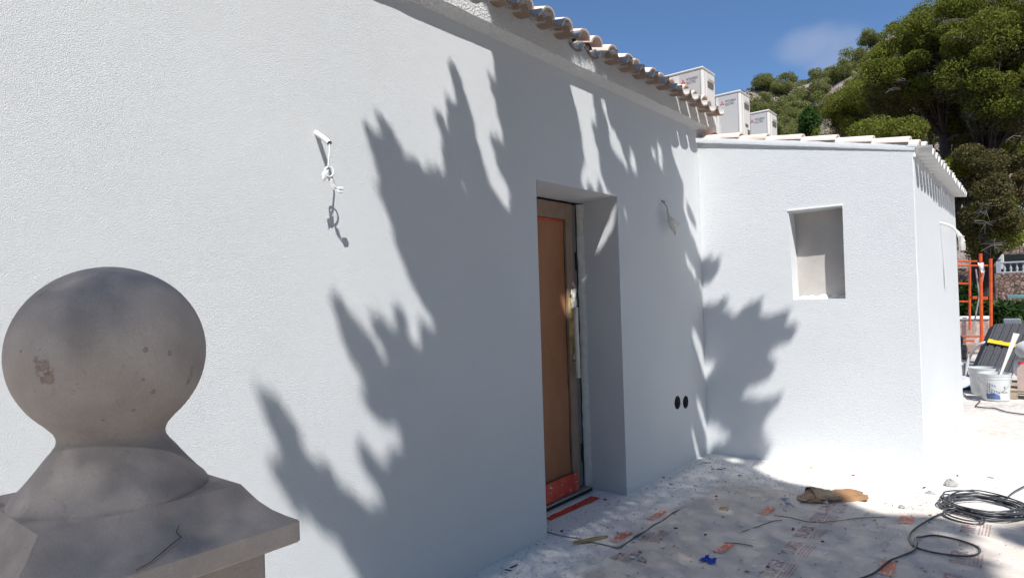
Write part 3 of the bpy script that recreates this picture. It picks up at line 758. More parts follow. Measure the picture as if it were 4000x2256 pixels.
# ------------------------------------------------------------------ torn brown paper bag
MAT['kraft'] = M_simple('kraft_paper', (.30, .165, .080), .22, 9, .7, .35, 30)
MAT['kraft_pale'] = M_simple('kraft_paper_dusty', (.36, .25, .16), .2, 9, .75, .3, 30)
bag = empty('paper_bag', (1.22, 5.02, .02), math.radians(37)); tag(bag, 'torn brown paper sack lying flat, crumpled open at its left end', 'paper bag')
m = MB()
def bagf(u, v):
    x = -.10+.36*u; prof = max(0., math.sin(math.pi*v))
    rd = math.sqrt(max(0.02, 1-(max(0, u-.62)/.385)**2)); wl = max(0, 1-u/.34); hgt = (.027+.045*wl)*(.6+.4*rd); wd = .125*(1-.10*u)*(.30+.70*rd)
    k1 = .012*(vnoise(u*5, v*3.5, 3)-.5)+.006*(vnoise(u*11, v*8, 6)-.5)
    crease = -.010*max(0, 1-abs(u-.40-.25*(v-.5))*14)
    y = (v-.5)*2*wd+.02*(vnoise(u*4, 2, 4)-.5)
    return (x+.025*(vnoise(v*4, u*2, 5)-.5), y-.02*u, .002+(hgt+k1+crease)*((1-wl)*min(1., v/.10+.02, (1-v)/.10+.02)**.7+wl*prof**.8))
m.grid(40, 24, bagf); m.build('sack_body', MAT['kraft'], bag, smooth=40)
m = MB()
def flap(u, v):
    p = np.array(bagf(0.02+.42*u, .02+.72*v)); p[2] += .006+.004*vnoise(u*6, v*6, 11); p[0] -= .012*(1-u); p[1] -= .008*(1-v); return tuple(p)
m.grid(12, 10, flap); m.build('outer_ply', MAT['kraft_pale'], bag, smooth=30)
m = MB()
def tongue(u, v):
    x = -.09-.13*u; y = -.02+(v-.5)*.16*(1-.35*u)-.06*u; return (x, y, .064*(1-u)**1.6*(1-abs(v-.5))+.006+.010*vnoise(u*5, v*5, 8))
m.grid(12, 9, tongue); m.build('torn_flap', MAT['kraft_pale'], bag, smooth=30)
m = MB()
m.grid(8, 6, lambda u, v: (-.18+.10*u, -.135+.028*(v-.5)-.03*u*(1-u), .004+.028*math.sin(math.pi*u)*(.3+.7*v)+.004*vnoise(u*5, v*5, 2))); m.build('torn_flap', MAT['kraft'], bag, smooth=30)
MAT['pale_blue'] = M_simple('pale_blue_paper', (.50, .60, .63), .12, 20, .6, .3, 40)
crumple('paper_ball', 3224, 1973, .030, MAT['pale_blue'], 'pale blue crumpled paper tucked under the brown sack', 'paper', 13, .8)
crumple('paper_ball', 3242, 1918, .022, MAT['pale_blue'], 'pale crumpled paper peeping up behind the brown sack', 'paper', 17, 1.0)
MAT['bluewhite'] = M_simple('blue_white_wrapper', (.42, .47, .60), .5, 12, .5)
m = MB(); m.grid(10, 4, lambda u, v: (.14*u, .03*(v-.5)+.02*math.sin(u*5), .004+.014*vnoise(u*5, v*3, 3)))
o = m.build('wrapper_strip', MAT['bluewhite'], smooth=True); p = G(3052, 1956); o.location = (p[0], p[1], zt(p[0], p[1])); o.rotation_euler.z = -.75; tag(o, 'narrow blue and white wrapper strip left of the brown sack', 'wrapper')

# ------------------------------------------------------------------ cables
MAT['cable'] = M_simple('black_cable', (.058, .062, .072), .3, 12, .33, 0, 60, 0, .5)
w = []
for (px, py, dz) in [(3330, 2290, .0), (3412, 2256, .0), (3470, 2215, 0), (3520, 2190, 0), (3570, 2170, 0), (3583, 2150, .012), (3578, 2125, .012), (3600, 2113, 0), (3650, 2108, 0), (3720, 2122, 0), (3790, 2143, 0), (3825, 2160, 0), (3825, 2178, 0), (3790, 2189, 0), (3720, 2186, 0), (3640, 2176, 0), (3580, 2158, .0), (3556, 2130, .0), (3553, 2105, 0), (3580, 2078, 0), (3630, 2045, 0), (3680, 2027, .01), (3730, 2022, .018)]:
    p = G(px, py); w.append((p[0], p[1], zt(p[0], p[1])+.007+dz))
coil = empty('cable_coil', (2.13, 5.25, .02)); tag(coil, 'black electric cable wound in a loose coil with a long looped tail', 'cable')
def rel(pts, o=(2.13, 5.25, .02)): return [tuple(np.array(p)-np.array(o)) for p in pts]
m = MB(); m.tube(rel(crom(w, 8)), .0056, 8); m.build('cable_tail', MAT['cable'], coil, smooth=True)
rr = random.Random(8)
for k in range(11):
    a0 = rr.uniform(0, 6.28); R = .215+rr.uniform(-.035, .025); cx, cy = 2.135+rr.uniform(-.022, .022), 5.255+rr.uniform(-.022, .022); pts = []
    zb = .008+.0062*k*.75
    for i in range(41):
        a = a0+2*math.pi*i/40*1.02; r_ = R*(1+.05*math.sin(2*a+k)+.03*math.sin(3*a+2*k))
        x, y = cx+r_*math.cos(a), cy+r_*1.03*math.sin(a); pts.append((x, y, zt(x, y)+zb+.010*math.sin(a*2+k*1.7)*min(1, k/5)+.003))
    m = MB(); m.tube(rel(pts), .0052, 8); m.build('cable_loop', MAT['cable'], coil, smooth=True)
for k, (sx, sy, zz) in enumerate(((.11, .085, .012), (.10, .075, .026))):
    pts = []
    for i in range(33):
        a = 2*math.pi*i/32; x, y = 2.035+sx*math.cos(a+.3), 4.985+sy*math.sin(a); pts.append((x, y, zt(x, y)+zz+.008*math.sin(a)))
    m = MB(); m.tube(rel(pts), .0052, 8); m.build('cable_loop', MAT['cable'], coil, smooth=True)
w = []
for (px, py) in [(3890, 1980), (3930, 1960), (3960, 1935), (4005, 1910), (4080, 1870)]:
    p = G(px, py); w.append((p[0], p[1], zt(p[0], p[1])+.02))
m = MB(); m.tube(rel(crom(w, 6)), .0056, 8); m.build('cable_end', MAT['cable'], coil, smooth=True)

# ------------------------------------------------------------------ gate pillar with ball finial
STAINS = [((0.0871, -0.1219, 1.4204), 0.016), ((0.0893, -0.1175, 1.4015), 0.011), ((0.1497, -0.002, 1.4376), 0.0035), ((0.1457, 0.0357, 1.4291), 0.0042), ((0.1011, -0.0495, 1.3288), 0.003), ((0.121, -0.0119, 1.3401), 0.0045), ((0.1366, 0.0135, 1.3675), 0.0045), ((0.0483, -0.1412, 1.4434), 0.0035), ((0.1156, -0.0881, 1.391), 0.0025), ((0.1452, -0.005, 1.3908), 0.003)]
def M_cast():
    t = NT('cast_stone'); f = t.noise(5.5, 6, .6, dist=.3); g = t.noise(26, 5, .6); h = t.noise(120, 3)
    c = t.ramp(f, [(.25, (.27, .228, .202)), (.5, (.375, .325, .295)), (.75, (.475, .418, .383))])
    c = t.mix(t.mapr(t.noise(2.4, 4), .5, .75, 0, .4), c, (.50, .47, .45))
    spots = t.mapr(t.math('MULTIPLY', t.noise(60, 5, .7), t.mapr(t.noise(8, 3), .54, .68)), .40, .56, 0, .5)
    c = t.mix(spots, c, (.14, .10, .085))
    st = t.mapr(t.noise(11, 6, .7, dist=.6), .60, .85, 0, .35); c = t.mix(st, c, (.24, .15, .125))
    wob = t.noise(70, 5, .7)
    for (pp, rad_) in STAINS:
        vm = t.n('ShaderNodeVectorMath', operation='DISTANCE'); vm.inputs[1].default_value = pp; t.l(t.tc.outputs['Object'], vm.inputs[0])
        dd = t.math('ADD', t.math('DIVIDE', vm.outputs['Value'], rad_), t.math('MULTIPLY', t.math('SUBTRACT', wob, .5), 3.2))
        edge = t.mapr(dd, 1.0, .7, 0, .55); core = t.mapr(dd, .55, .3, 0, .6)
        c = t.mix(edge, c, (.15, .085, .068)); c = t.mix(core, c, (.33, .27, .235))
    sp = t.noise(420, 2, .6); c = t.mix(t.mapr(sp, .35, .65, .16, 0), c, (.16, .13, .115)); c = t.mix(t.mapr(sp, .62, .75, 0, .25), c, (.62, .58, .54))
    pit = t.mapr(t.noise(95, 4, .6), .62, .70)
    n1 = t.bump(g, .25, .006); n2 = t.bump(h, .35, .002, n1); return t.fin(c, .8, t.bump(t.math('SUBTRACT', 1.0, pit), .5, .002, n2), spec=.2)
MAT['cast'] = M_cast()
BX, BY, BZ0 = 1.187, .438, 1.428
pillar = empty('gate_pillar', (BX, BY, 0)); tag(pillar, 'weathered grey stone gate pillar with a round ball finial', 'pillar')
prof = []
for i in range(33):
    a = math.pi/2-math.radians(139)*i/32; prof.append((max(.0005, .150*math.cos(a)), BZ0+.150*math.sin(a)))
neck = [(.0855, BZ0-.128), (.082, BZ0-.136), (.081, BZ0-.142), (.0825, BZ0-.150), (.089, BZ0-.160), (.099, BZ0-.172), (.110, BZ0-.187), (.120, BZ0-.200), (.133, BZ0-.216), (.1445, BZ0-.228), (.150, BZ0-.237), (.1505, BZ0-.246)]
pr = [p for p in prof if p[1] > BZ0-.122]+neck
m = MB(); m.lathe(pr[::-1], 56); m.build('ball_finial', MAT['cast'], pillar, smooth=60)
# square cap: flat, hollow slope, upright edge, soffit
m = MB(); rings = []
for (s_, z) in [(.02, -.236), (.150, -.240), (.158, -.252), (.170, -.270), (.187, -.288), (.205, -.301), (.218, -.3085), (.2205, -.312), (.2205, -.345), (.217, -.349), (.188, -.351), (.186, -.362)]:
    ring = []
    for (cx, cy) in ((1, 1), (-1, 1), (-1, -1), (1, -1)):
        ring.append((cx, cy))
    pts = []
    for i in range(4):
        a, b2 = ring[i], ring[(i+1) % 4]
        for k in range(10):
            t_ = k/10; pts.append((s_*(a[0]+(b2[0]-a[0])*t_), s_*(a[1]+(b2[1]-a[1])*t_), BZ0+z))
    rings.append(pts)
n = 40; m.add([p for r_ in rings for p in r_], [(j*n+i, j*n+(i+1) % n, (j+1)*n+(i+1) % n, (j+1)*n+i) for j in range(len(rings)-1) for i in range(n)]+[tuple(range(n))])
m.build('pillar_cap', MAT['cast'], pillar, smooth=28)
m = MB(); m.bbox((-.18, -.18, 0.0), (.18, .18, BZ0-.355), .008); m.build('pillar_shaft', MAT['cast'], pillar)
# hairline crack filled with dark mortar, and an old bolt hole
m = MB()
def onslope(y, s):  # on the +x sloping face
    z = -.252-(.057)*((s-.158)/.060)**.85 if s > .158 else -.25
    return (s+.002, y, BZ0+z+.003)
m.tube([onslope(y, s) for y, s in ((.03, .178), (.022, .186), (.026, .194), (.008, .200), (-.012, .208), (-.028, .214), (-.05, .2185))], [.0006, .001, .0009, .0012, .0010, .0009, .0006], 5)
m.build('crack', M_simple('crack_brown', (.13, .085, .07), .3, 30, .9), pillar)

# ------------------------------------------------------------------ wall fittings
MAT['white_plastic'] = M_simple('white_plastic', (.76, .76, .75), .08, 20, .45, .15, 60)
fx = empty('wall_conduit', tuple(PX(1236, 521, 0, 0.0))); tag(fx, 'white conduit stub with knotted cable hanging on the sunlit wall', 'conduit')
m = MB(); tip = np.array(PX(1288, 560, 0, .09))-np.array(PX(1236, 521, 0, 0.0))
ax = tip/np.linalg.norm(tip)
m.tube([-.01*ax, tip*.5+np.array((0, 0, .003)), tip*.985], .0115, 14, cap=False); m.tube([-.01*ax, tip*.5+np.array((0, 0, .003)), tip*.985], .0092, 14, cap=False)
m.build('conduit_tube', MAT['white_plastic'], fx, smooth=True)
m = MB(); m.tube([tip*.80, tip*.82], .0091, 12); m.build('tube_inside', MAT['black'], fx)
base0 = np.array(PX(1236, 521, 0, 0.0))
def cabl(pts, rad, name, mat=MAT['white_plastic']):
    m = MB(); m.tube(crom([np.array(PX(a, b_, 0, d))-base0 for a, b_, d in pts], 6), rad, 7); return m.build(name, mat, fx, smooth=True)
cabl([(1286, 562, .086), (1287, 590, .088), (1284, 620, .088), (1282, 650, .088)], .0036, 'hanging_cable')
cabl([(1282, 650, .088), (1270, 664, .094), (1272, 684, .098), (1290, 690, .098), (1302, 676, .094), (1298, 658, .088), (1282, 652, .082), (1270, 660, .080), (1274, 690, .086), (1290, 710, .092)], .0034, 'cable_knot')
cabl([(1290, 700, .092), (1300, 722, .1), (1315, 734, .106), (1330, 738, .11)], .0026, 'wire_end'); cabl([(1288, 702, .092), (1296, 728, .098), (1312, 744, .104), (1328, 748, .108)], .0026, 'wire_end')
for (a, b_, d) in ((1330, 736, .11), (1328, 748, .108)):
    m = MB(); p = np.array(PX(a, b_, 0, d))-base0; m.bbox(tuple(p-np.array((.007, .012, .006))), tuple(p+np.array((.007, .012, .006))), .002); m.build('connector', MAT['white_plastic'], fx)
m = MB(); p = np.array(PX(1270, 690, 0, .092))-base0; m.grid(5, 5, lambda u, v: tuple(p+np.array((.01*vnoise(u*3, v*3, 2), (u-.5)*.035, (v-.5)*.045+.01*u)))); m.build('tape_flag', MAT['white_plastic'], fx)
m = MB(); p = np.array(PX(1293, 697, 0, .098))-base0; m.grid(4, 5, lambda u, v: tuple(p+np.array((.006*vnoise(u*3, v*3, 4), (u-.5)*.018+.012*v, -(v)*.04)))); m.build('tape_flag', MAT['white_plastic'], fx)

# wires wrapped in masking paper further along the wall
MAT['mask_paper'] = M_simple('masking_paper', (.60, .555, .52), .15, 14, .7, .3, 40)
MAT['mask_pink'] = M_simple('masking_paper_pink', (.56, .46, .41), .2, 14, .7, .3, 40)
def hanging(root_px, root_x, path, label):
    b0 = np.array(PX(root_px[0], root_px[1], 0, root_x)); o = empty('wrapped_wire', tuple(b0)); tag(o, label, 'wire')
    return o, b0
pw, b0 = hanging((2588, 787), 0.0, None, 'wires wrapped in pale masking paper hanging from shaded wall right of the door')
m = MB(); pts = [np.array(PX(a, b_, 0, d))-b0 for a, b_, d in ((2588, 787, 0), (2598, 797, .03), (2606, 812, .05), (2608, 828, .055), (2612, 845, .06))]
m.tube(crom(pts, 5), [.004+.002*math.sin(i*1.3)**2+.00025*i for i in range(len(crom(pts, 5)))], 7); m.build('twisted_neck', MAT['mask_paper'], pw, smooth=True)
m = MB()
ctop = np.array(PX(2613, 843, 0, .06))-b0; cbot = np.array(PX(2634, 908, 0, .075))-b0
def wrapf(u, v):
    a = 2*math.pi*u; c_ = ctop+(cbot-ctop)*v; r_ = .012+.034*math.sin(math.pi*min(1, v*.9+.05))**.8*(.85+.3*vnoise(u*5, v*4, 3))
    return tuple(c_+np.array((.45*r_*math.cos(a), r_*math.sin(a), .006*vnoise(u*6, v*6, 8))))
m.grid(13, 10, wrapf); m.build('paper_wrap', MAT['mask_paper'], pw, smooth=25)
m = MB(); m.grid(6, 5, lambda u, v: tuple(cbot+np.array((.012*vnoise(u*4, v*3, 5), (u-.5)*.045*(1-.4*v), .022-.05*v+.012*vnoise(u*5, v, 6))))); m.build('paper_tail', MAT['mask_pink'], pw)
m = MB(); q0, q1, q2, q3 = [np.array(PX(a, b_, 0, .085))-b0 for a, b_ in ((2622, 848), (2658, 869), (2647, 886), (2630, 866))]; m.add([q0, q1, q2, q3, (q0+q2)/2+np.array((.008, 0, 0))], [(0, 1, 4), (1, 2, 4), (2, 3, 4), (3, 0, 4)]); m.build('paper_flag', MAT['mask_paper'], pw)
for (a, b_) in ((2585.5, 785), (2593.5, 789)):
    m = MB(); p = np.array(PX(a, b_, 0, 0.0))-b0; m.tube([p+np.array((-.01, 0, 0)), p+np.array((.006, 0, 0))], .0075, 9); m.build('wire_end', MAT['black'], pw)
# same kind of wrapped wire on the long annex wall
bC = np.array(PX(3671, 870, 0, W)); ow = empty('wrapped_wire', tuple(bC)); tag(ow, 'white taped wire with a crumpled paper end sticking out from the far annex wall', 'wire')
pts = [np.array((0, 0, 0)), np.array((.06, .0, -.025)), np.array((.11, .02, -.065)), np.array((.15, .03, -.13)), np.array((.17, .03, -.20))]
cp = crom(pts, 6); m = MB(); m.tube(cp, [.010+.004*abs(math.sin(i*1.1))+(.016*max(0, i-14)/10) for i in range(len(cp))], 8); m.build('taped_neck', MAT['white_plastic'], ow, smooth=30)
m = MB(); m.grid(9, 8, lambda u, v: (.165+.028*math.cos(2*math.pi*u)*(.5+.7*vnoise(u*4, v*4, 3)), .03+.04*math.sin(2*math.pi*u)*(.6+.5*vnoise(v*5, u*3, 4)), -.14-.14*v)); m.build('paper_end', MAT['mask_paper'], ow, smooth=25)

# ------------------------------------------------------------------ air conditioning units on the flat roof
def M_ac(name, c): 
    t = NT(name); return t.fin(t.ramp(t.noise(3, 3), [(.3, tuple(x*.96 for x in c)), (.7, c)]), .42, t.bump(t.noise(200, 2), .05, .001), spec=.4)
MAT['ac'] = M_ac('ac_ivory', (.66, .645, .615)); MAT['ac_grey'] = M_simple('ac_shadow_grey', (.12, .115, .105), .2, 20, .6); MAT['ac_front'] = M_ac('ac_front_grey', (.50, .495, .485)); MAT['ac_dark'] = M_simple('ac_dark', (.03, .03, .032), .2, 20, .6)
MAT['logo_red'] = M_simple('logo_red', (.50, .012, .03), .05, 20, .5); MAT['logo_black'] = M_simple('logo_black', (.02, .02, .022), .05, 20, .5)
MAT['ac_grille'] = M_simple('grille_cream', (.68, .66, .61), .05, 20, .5)
me_t1 = text_mesh('MITSUBISHI', .041, .0004, 'LEFT', -.0003); me_t2 = text_mesh('ELECTRIC', .041, .0004, 'LEFT', -.0003)
R_face = Matrix.Rotation(math.pi/2, 4, 'X')
for me in (me_t1, me_t2): me.transform(R_face)
UW, UD, UH = .88, .33, .86   # width, depth, height
def ac_unit(loc, label):
    r_ = empty('air_conditioner', loc); tag(r_, label, 'air conditioner', 'air conditioners on the flat roof')
    m = MB(); m.bbox((-UW, 0, .04), (0, UD, UH-.022), .018); body = m.build('casing', MAT['ac'], r_, smooth=30)
    m = MB(); m.bbox((-UW-.006, -.006, UH-.024), (.006, UD+.006, UH), .010); m.build('top_cover', MAT['ac'], r_, smooth=30)
    m = MB()
    for xx in (-UW+.1, -.16): m.box((xx, .03, 0), (xx+.06, UD-.03, .045))
    m.build('foot_rail', MAT['ac_dark'], r_)
    # fan opening, grille bars
    m = MB(); m.lathe([(.26, 0), (.26, .004)], 32); m.v = [(x-.56, -.0035-z, y+.42) for x, y, z in m.v]; m.build('fan_opening', MAT['ac_dark'], r_)
    m = MB()
    m.box((-UW+.04, -.028, .12), (-UW+.055, -.004, .74)); m.box((-.285, -.028, .12), (-.272, -.004, .74)); m.box((-UW+.055, -.028, .73), (-.285, -.004, .742)); m.box((-UW+.055, -.028, .12), (-.285, -.004, .132))
    for k in range(24): xx = -UW+.068+k*.0215; m.box((xx, -.03, .132), (xx+.005, -.022, .73))
    for k in range(5): zz = .22+k*.11; m.box((-UW+.055, -.022, zz), (-.285, -.018, zz+.006))
    m.build('fan_grille', MAT['ac_grille'], r_)
    m = MB(); m.bbox((-.262, -.0022, .07), (-.034, -.0002, UH-.035), .0008); m.build('front_panel', MAT['ac_front'], r_)
    # seam of the service panel
    m = MB(); m.box((-.032, -.0025, .06), (-.030, .001, UH-.03)); m.build('panel_seam', MAT['ac_dark'], r_)
    # printed maker's mark
    m = MB(); cx, cz, s = -.222, .735, .028
    for a in (90, 210, 330):
        ca, sa = math.cos(math.radians(a)), math.sin(math.radians(a)); px, pz = -sa, ca; h_ = s*.577
        m.add([(cx, -.0032, cz), (cx+ca*s*.5*1.15+px*h_*.58, -.0032, cz+sa*s*.5*1.15+pz*h_*.58), (cx+ca*s*1.15, -.0032, cz+sa*s*1.15), (cx+ca*s*.5*1.15-px*h_*.58, -.0032, cz+sa*s*.5*1.15-pz*h_*.58)], [(0, 1, 2, 3)])
    m.build('emblem', MAT['logo_red'], r_)
    for me, zz in ((me_t1, .740), (me_t2, .703)):
        o = link('lettering', me, MAT['logo_black'], r_); o.location = (-.185, -.0030, zz); o.scale = (.62, 1, 1)
    # right side: holes as plates with shade in their grey, louvres, valve cover
    sp = MB(); sp.bbox((.0, .05, .06), (.012, UD-.05, UH-.05), .004); side = sp.build('side_panel', MAT['ac'], r_)
    m = MB(); m.bbox((.0125, .085, .655), (.020, .235, .715), .003); m.build('hand_hole_shade', MAT['ac_grey'], side)
    m = MB(); m.grid(9, 4, lambda u, v: (.013+.020*math.sin(math.pi*v*.5), .075+.17*u, .712+.026*v)); m.build('hand_lip', MAT['ac'], side, smooth=True)
    m = MB(); m.bbox((.0125, .10, .44), (.018, .19, .475), .003); m.build('hand_hole_shade', MAT['ac_grey'], side)
    for k in range(7):
        m = MB(); zz = .27+.022*k; m.box((.0125, .17, zz), (.016, .25, zz+.010)); m.build('louvre', MAT['ac_dark'], side)
    m = MB(); m.bbox((.0, UD-.045, .16), (.006, UD-.02, .60), .002); m.build('rating_label', MAT['ac_dark'], r_)
    m = MB()
    def vc(u, v): 
        a = math.pi*u; return (.012+.085*math.sin(a)**.6, .045+.235*(.5-.5*math.cos(a)), .05+.20*v)
    m.grid(13, 3, vc); top = [vc(i/12, 1) for i in range(13)]; m.add(top+[(.012, .16, .25)], [(i, i+1, 13) for i in range(12)])
    m.build('valve_cover', MAT['ac'], r_, smooth=40)
    return r_
ac_unit((-.20, 6.57, 3.03), 'nearest air conditioning unit with its fan grille showing over the tiles')
ac_unit((-.20, 7.68, 3.04), 'middle air conditioning unit between two others on the flat roof')
ac_unit((-.20, 8.74, 3.03), 'farthest air conditioning unit, lowest in the picture, beside the pine hill')
ac_unit((-1.16, 7.05, 3.00), 'air conditioning unit mostly hidden, its top corner peeping out left of the nearest')
# ------------------------------------------------------------------ building site things beyond the annex
MAT['scaf'] = M_simple('scaffold_orange', (.62, .095, .025), .25, 14, .5, .2, 50)
MAT['steel'] = M_simple('galvanised', (.38, .39, .40), .2, 14, .45, .1, 50, .4)
MAT['rag'] = M_simple('white_rag', (.75, .75, .73), .1, 14, .8)
def at(px, py, Y): return np.array(PX(px, py, 1, Y))
def bx(x): return 3740+x/3.63
def by(y): return 1200+y/3.63
sc = empty('scaffold', (1.44, 16.0, 0)); tag(sc, 'orange steel scaffold frames standing behind the far annex corner', 'scaffold'); o0 = np.array((1.44, 16.0, 0))
def bar(name, a, b_, r_, mat, par, off): m = MB(); m.tube([np.array(a)-off, np.array(b_)-off], r_, 8); return m.build(name, mat, par, smooth=40)
p1 = at(3823, 990, 16.0); xa = p1[0]; xb = at(3863, 1010, 16.9)[0]; xl = at(3782, 1040, 16.9)[0]; xL = at(3742, 1027, 16.0)[0]
bar('post', (xa-.02, 16.0, 0), (xa+.03, 16.0, p1[2]), .030, MAT['scaf'], sc, o0)
bar('post', (xb-.03, 16.9, 0), (xb+.03, 16.9, at(3863, 1010, 16.9)[2]), .030, MAT['scaf'], sc, o0)
bar('post', (xl-.02, 16.9, .55), (xl+.03, 16.9, at(3790, 1042, 16.9)[2]), .022, MAT['scaf'], sc, o0)
bar('post', (xL-.25, 16.0, .0), (xL-.25, 16.0, at(3742, 1025, 16)[2]), .028, MAT['scaf'], sc, o0)
for (ya, a, b_, Y) in ((1020, 3700, 3818, 16.0), (1037, 3740, 3860, 16.45), (1107, 3690, 3785, 16.6), (1177, 3690, 3783, 16.6), (1313, 3700, 3850, 16.4), (1330, 3700, 3806, 16.0)):
    bar('crossbar', at(a, ya, Y), at(b_, ya+.0, Y), .018, MAT['scaf'], sc, o0)
for (a, b_, Y) in (((3845, 1055), (3800, 1290), 16.4), ((3812, 1050), (3840, 1265), 16.6)):
    bar('brace', at(*a, Y), at(*b_, Y), .014, MAT['steel'], sc, o0)
for (px, py) in ((3803, 1162), (3845, 1165)):
    m = MB(); p = at(px, py, 16.2)-o0; m.bbox(tuple(p-np.array((.06, .02, .03))), tuple(p+np.array((.06, .02, .03))), .01); m.build('coupler', MAT['scaf'], sc)
m = MB(); p = at(3832, 1048, 15.95); m.grid(8, 8, lambda u, v: (p[0]+(u-.5)*.10*(1-.5*v)+.03*v, p[1]-.05*vnoise(u*4, v*4, 2), p[2]+(.5-v)*.19+.03*vnoise(u*3, v*2, 4))); tag(m.build('rag', MAT['rag'], smooth=30), 'white rag tied to the orange scaffold post', 'rag')

# wrapped slabs behind the scaffold
def M_marble():
    t = NT('wrapped_stone'); f = t.noise(3.2, 6, .65, dist=1.6)
    return t.fin(t.ramp(f, [(.3, (.30, .17, .13)), (.5, (.45, .33, .28)), (.6, (.62, .55, .50)), (.75, (.36, .22, .17))]), .4, t.bump(f, .4, .03), spec=.5)
m = MB(); a = at(bx(-60), by(650), 17.4); b_ = at(bx(475), by(170), 17.4); m.bbox((a[0], 17.4, 0), (b_[0], 18.1, b_[2]), .05)
blk = m.build('stone_block', M_marble()); tag(blk, 'reddish veined stone block wrapped in film behind the scaffold', 'stone block')
m = MB(); m.bbox((a[0]+.1, 17.38, b_[2]+.0), (b_[0]-.02, 18.1, b_[2]+.05), .015); m.build('white_cover', MAT['rag'], blk)
m = MB(); m.bbox((b_[0]+.02, 17.7, 0), (b_[0]+.9, 18.2, b_[2]-.35), .03); tag(m.build('stone_block', M_marble()), 'lower pale stone block right of the wrapped one', 'stone block')

# stack of dark ribbed panels leaning, strapped with yellow band
MAT['panel'] = M_simple('dark_ribbed_sheet', (.065, .067, .077), .25, 30, .7, .5, 80)
MAT['panel_edge'] = M_simple('panel_edge_grey', (.22, .24, .28), .2, 30, .6)
MAT['strap'] = M_simple('yellow_strap', (.66, .50, .02), .2, 20, .5, .2, 50)
c00 = np.array((*at(bx(185), by(1030), 12.3)[:2], .02)); c10 = np.array((*at(bx(740), by(960), 12.5)[:2], .02))
c01 = at(bx(530), by(235), 12.75); c11 = c10+(c01-c00)
pan = empty('panel_stack', tuple(c00)); tag(pan, 'leaning stack of dark ribbed panels tied with a yellow band', 'panels')
nrm = np.cross(c10-c00, c01-c00); nrm /= np.linalg.norm(nrm)
if nrm[1] > 0: nrm = -nrm
nr = 15
for k in range(nr):
    m = MB()
    def pf(u, v): return c00+(c10-c00)*u+(c01-c00)*v+(c11-c10-c01+c00)*u*v
    u0, u1 = k/nr, (k+1)/nr-.006
    ju = .012*math.sin(k*3.1)
    q = [pf(u0, 0), pf(u1, 0), pf(u1, 1+ju), pf(u0, 1+ju)]; off = -nrm*.25; pr = nrm*(.018 if k % 3 else .0)
    vs = [p+pr-c00 for p in q]+[p+off-c00 for p in q]
    m.add(vs, [(0, 1, 2, 3), (7, 6, 5, 4), (0, 4, 5, 1), (1, 5, 6, 2), (2, 6, 7, 3), (3, 7, 4, 0)])
    m.build('panel', MAT['panel'], pan)
m = MB(); vs = []
for i in range(13):
    u = -.02+1.04*i/12; a_ = pf(u, .66-.12*u)+nrm*.05; b2 = pf(u, .72-.12*u+.006*math.sin(i*2))+nrm*.052; vs += [a_-c00, b2-c00]
m.add(vs, [(2*i, 2*i+2, 2*i+3, 2*i+1) for i in range(12)]); m.build('yellow_band', MAT['strap'], pan)
m = MB(); p = at(bx(790), by(205), 13.0); m.bbox((p[0]-.13, 13.0, p[2]-.06), (p[0]+.10, 13.12, p[2]+.05), .015); tag(m.build('tool_box', MAT['panel_edge']), 'blue-grey plastic box on top of the dark panels', 'box')

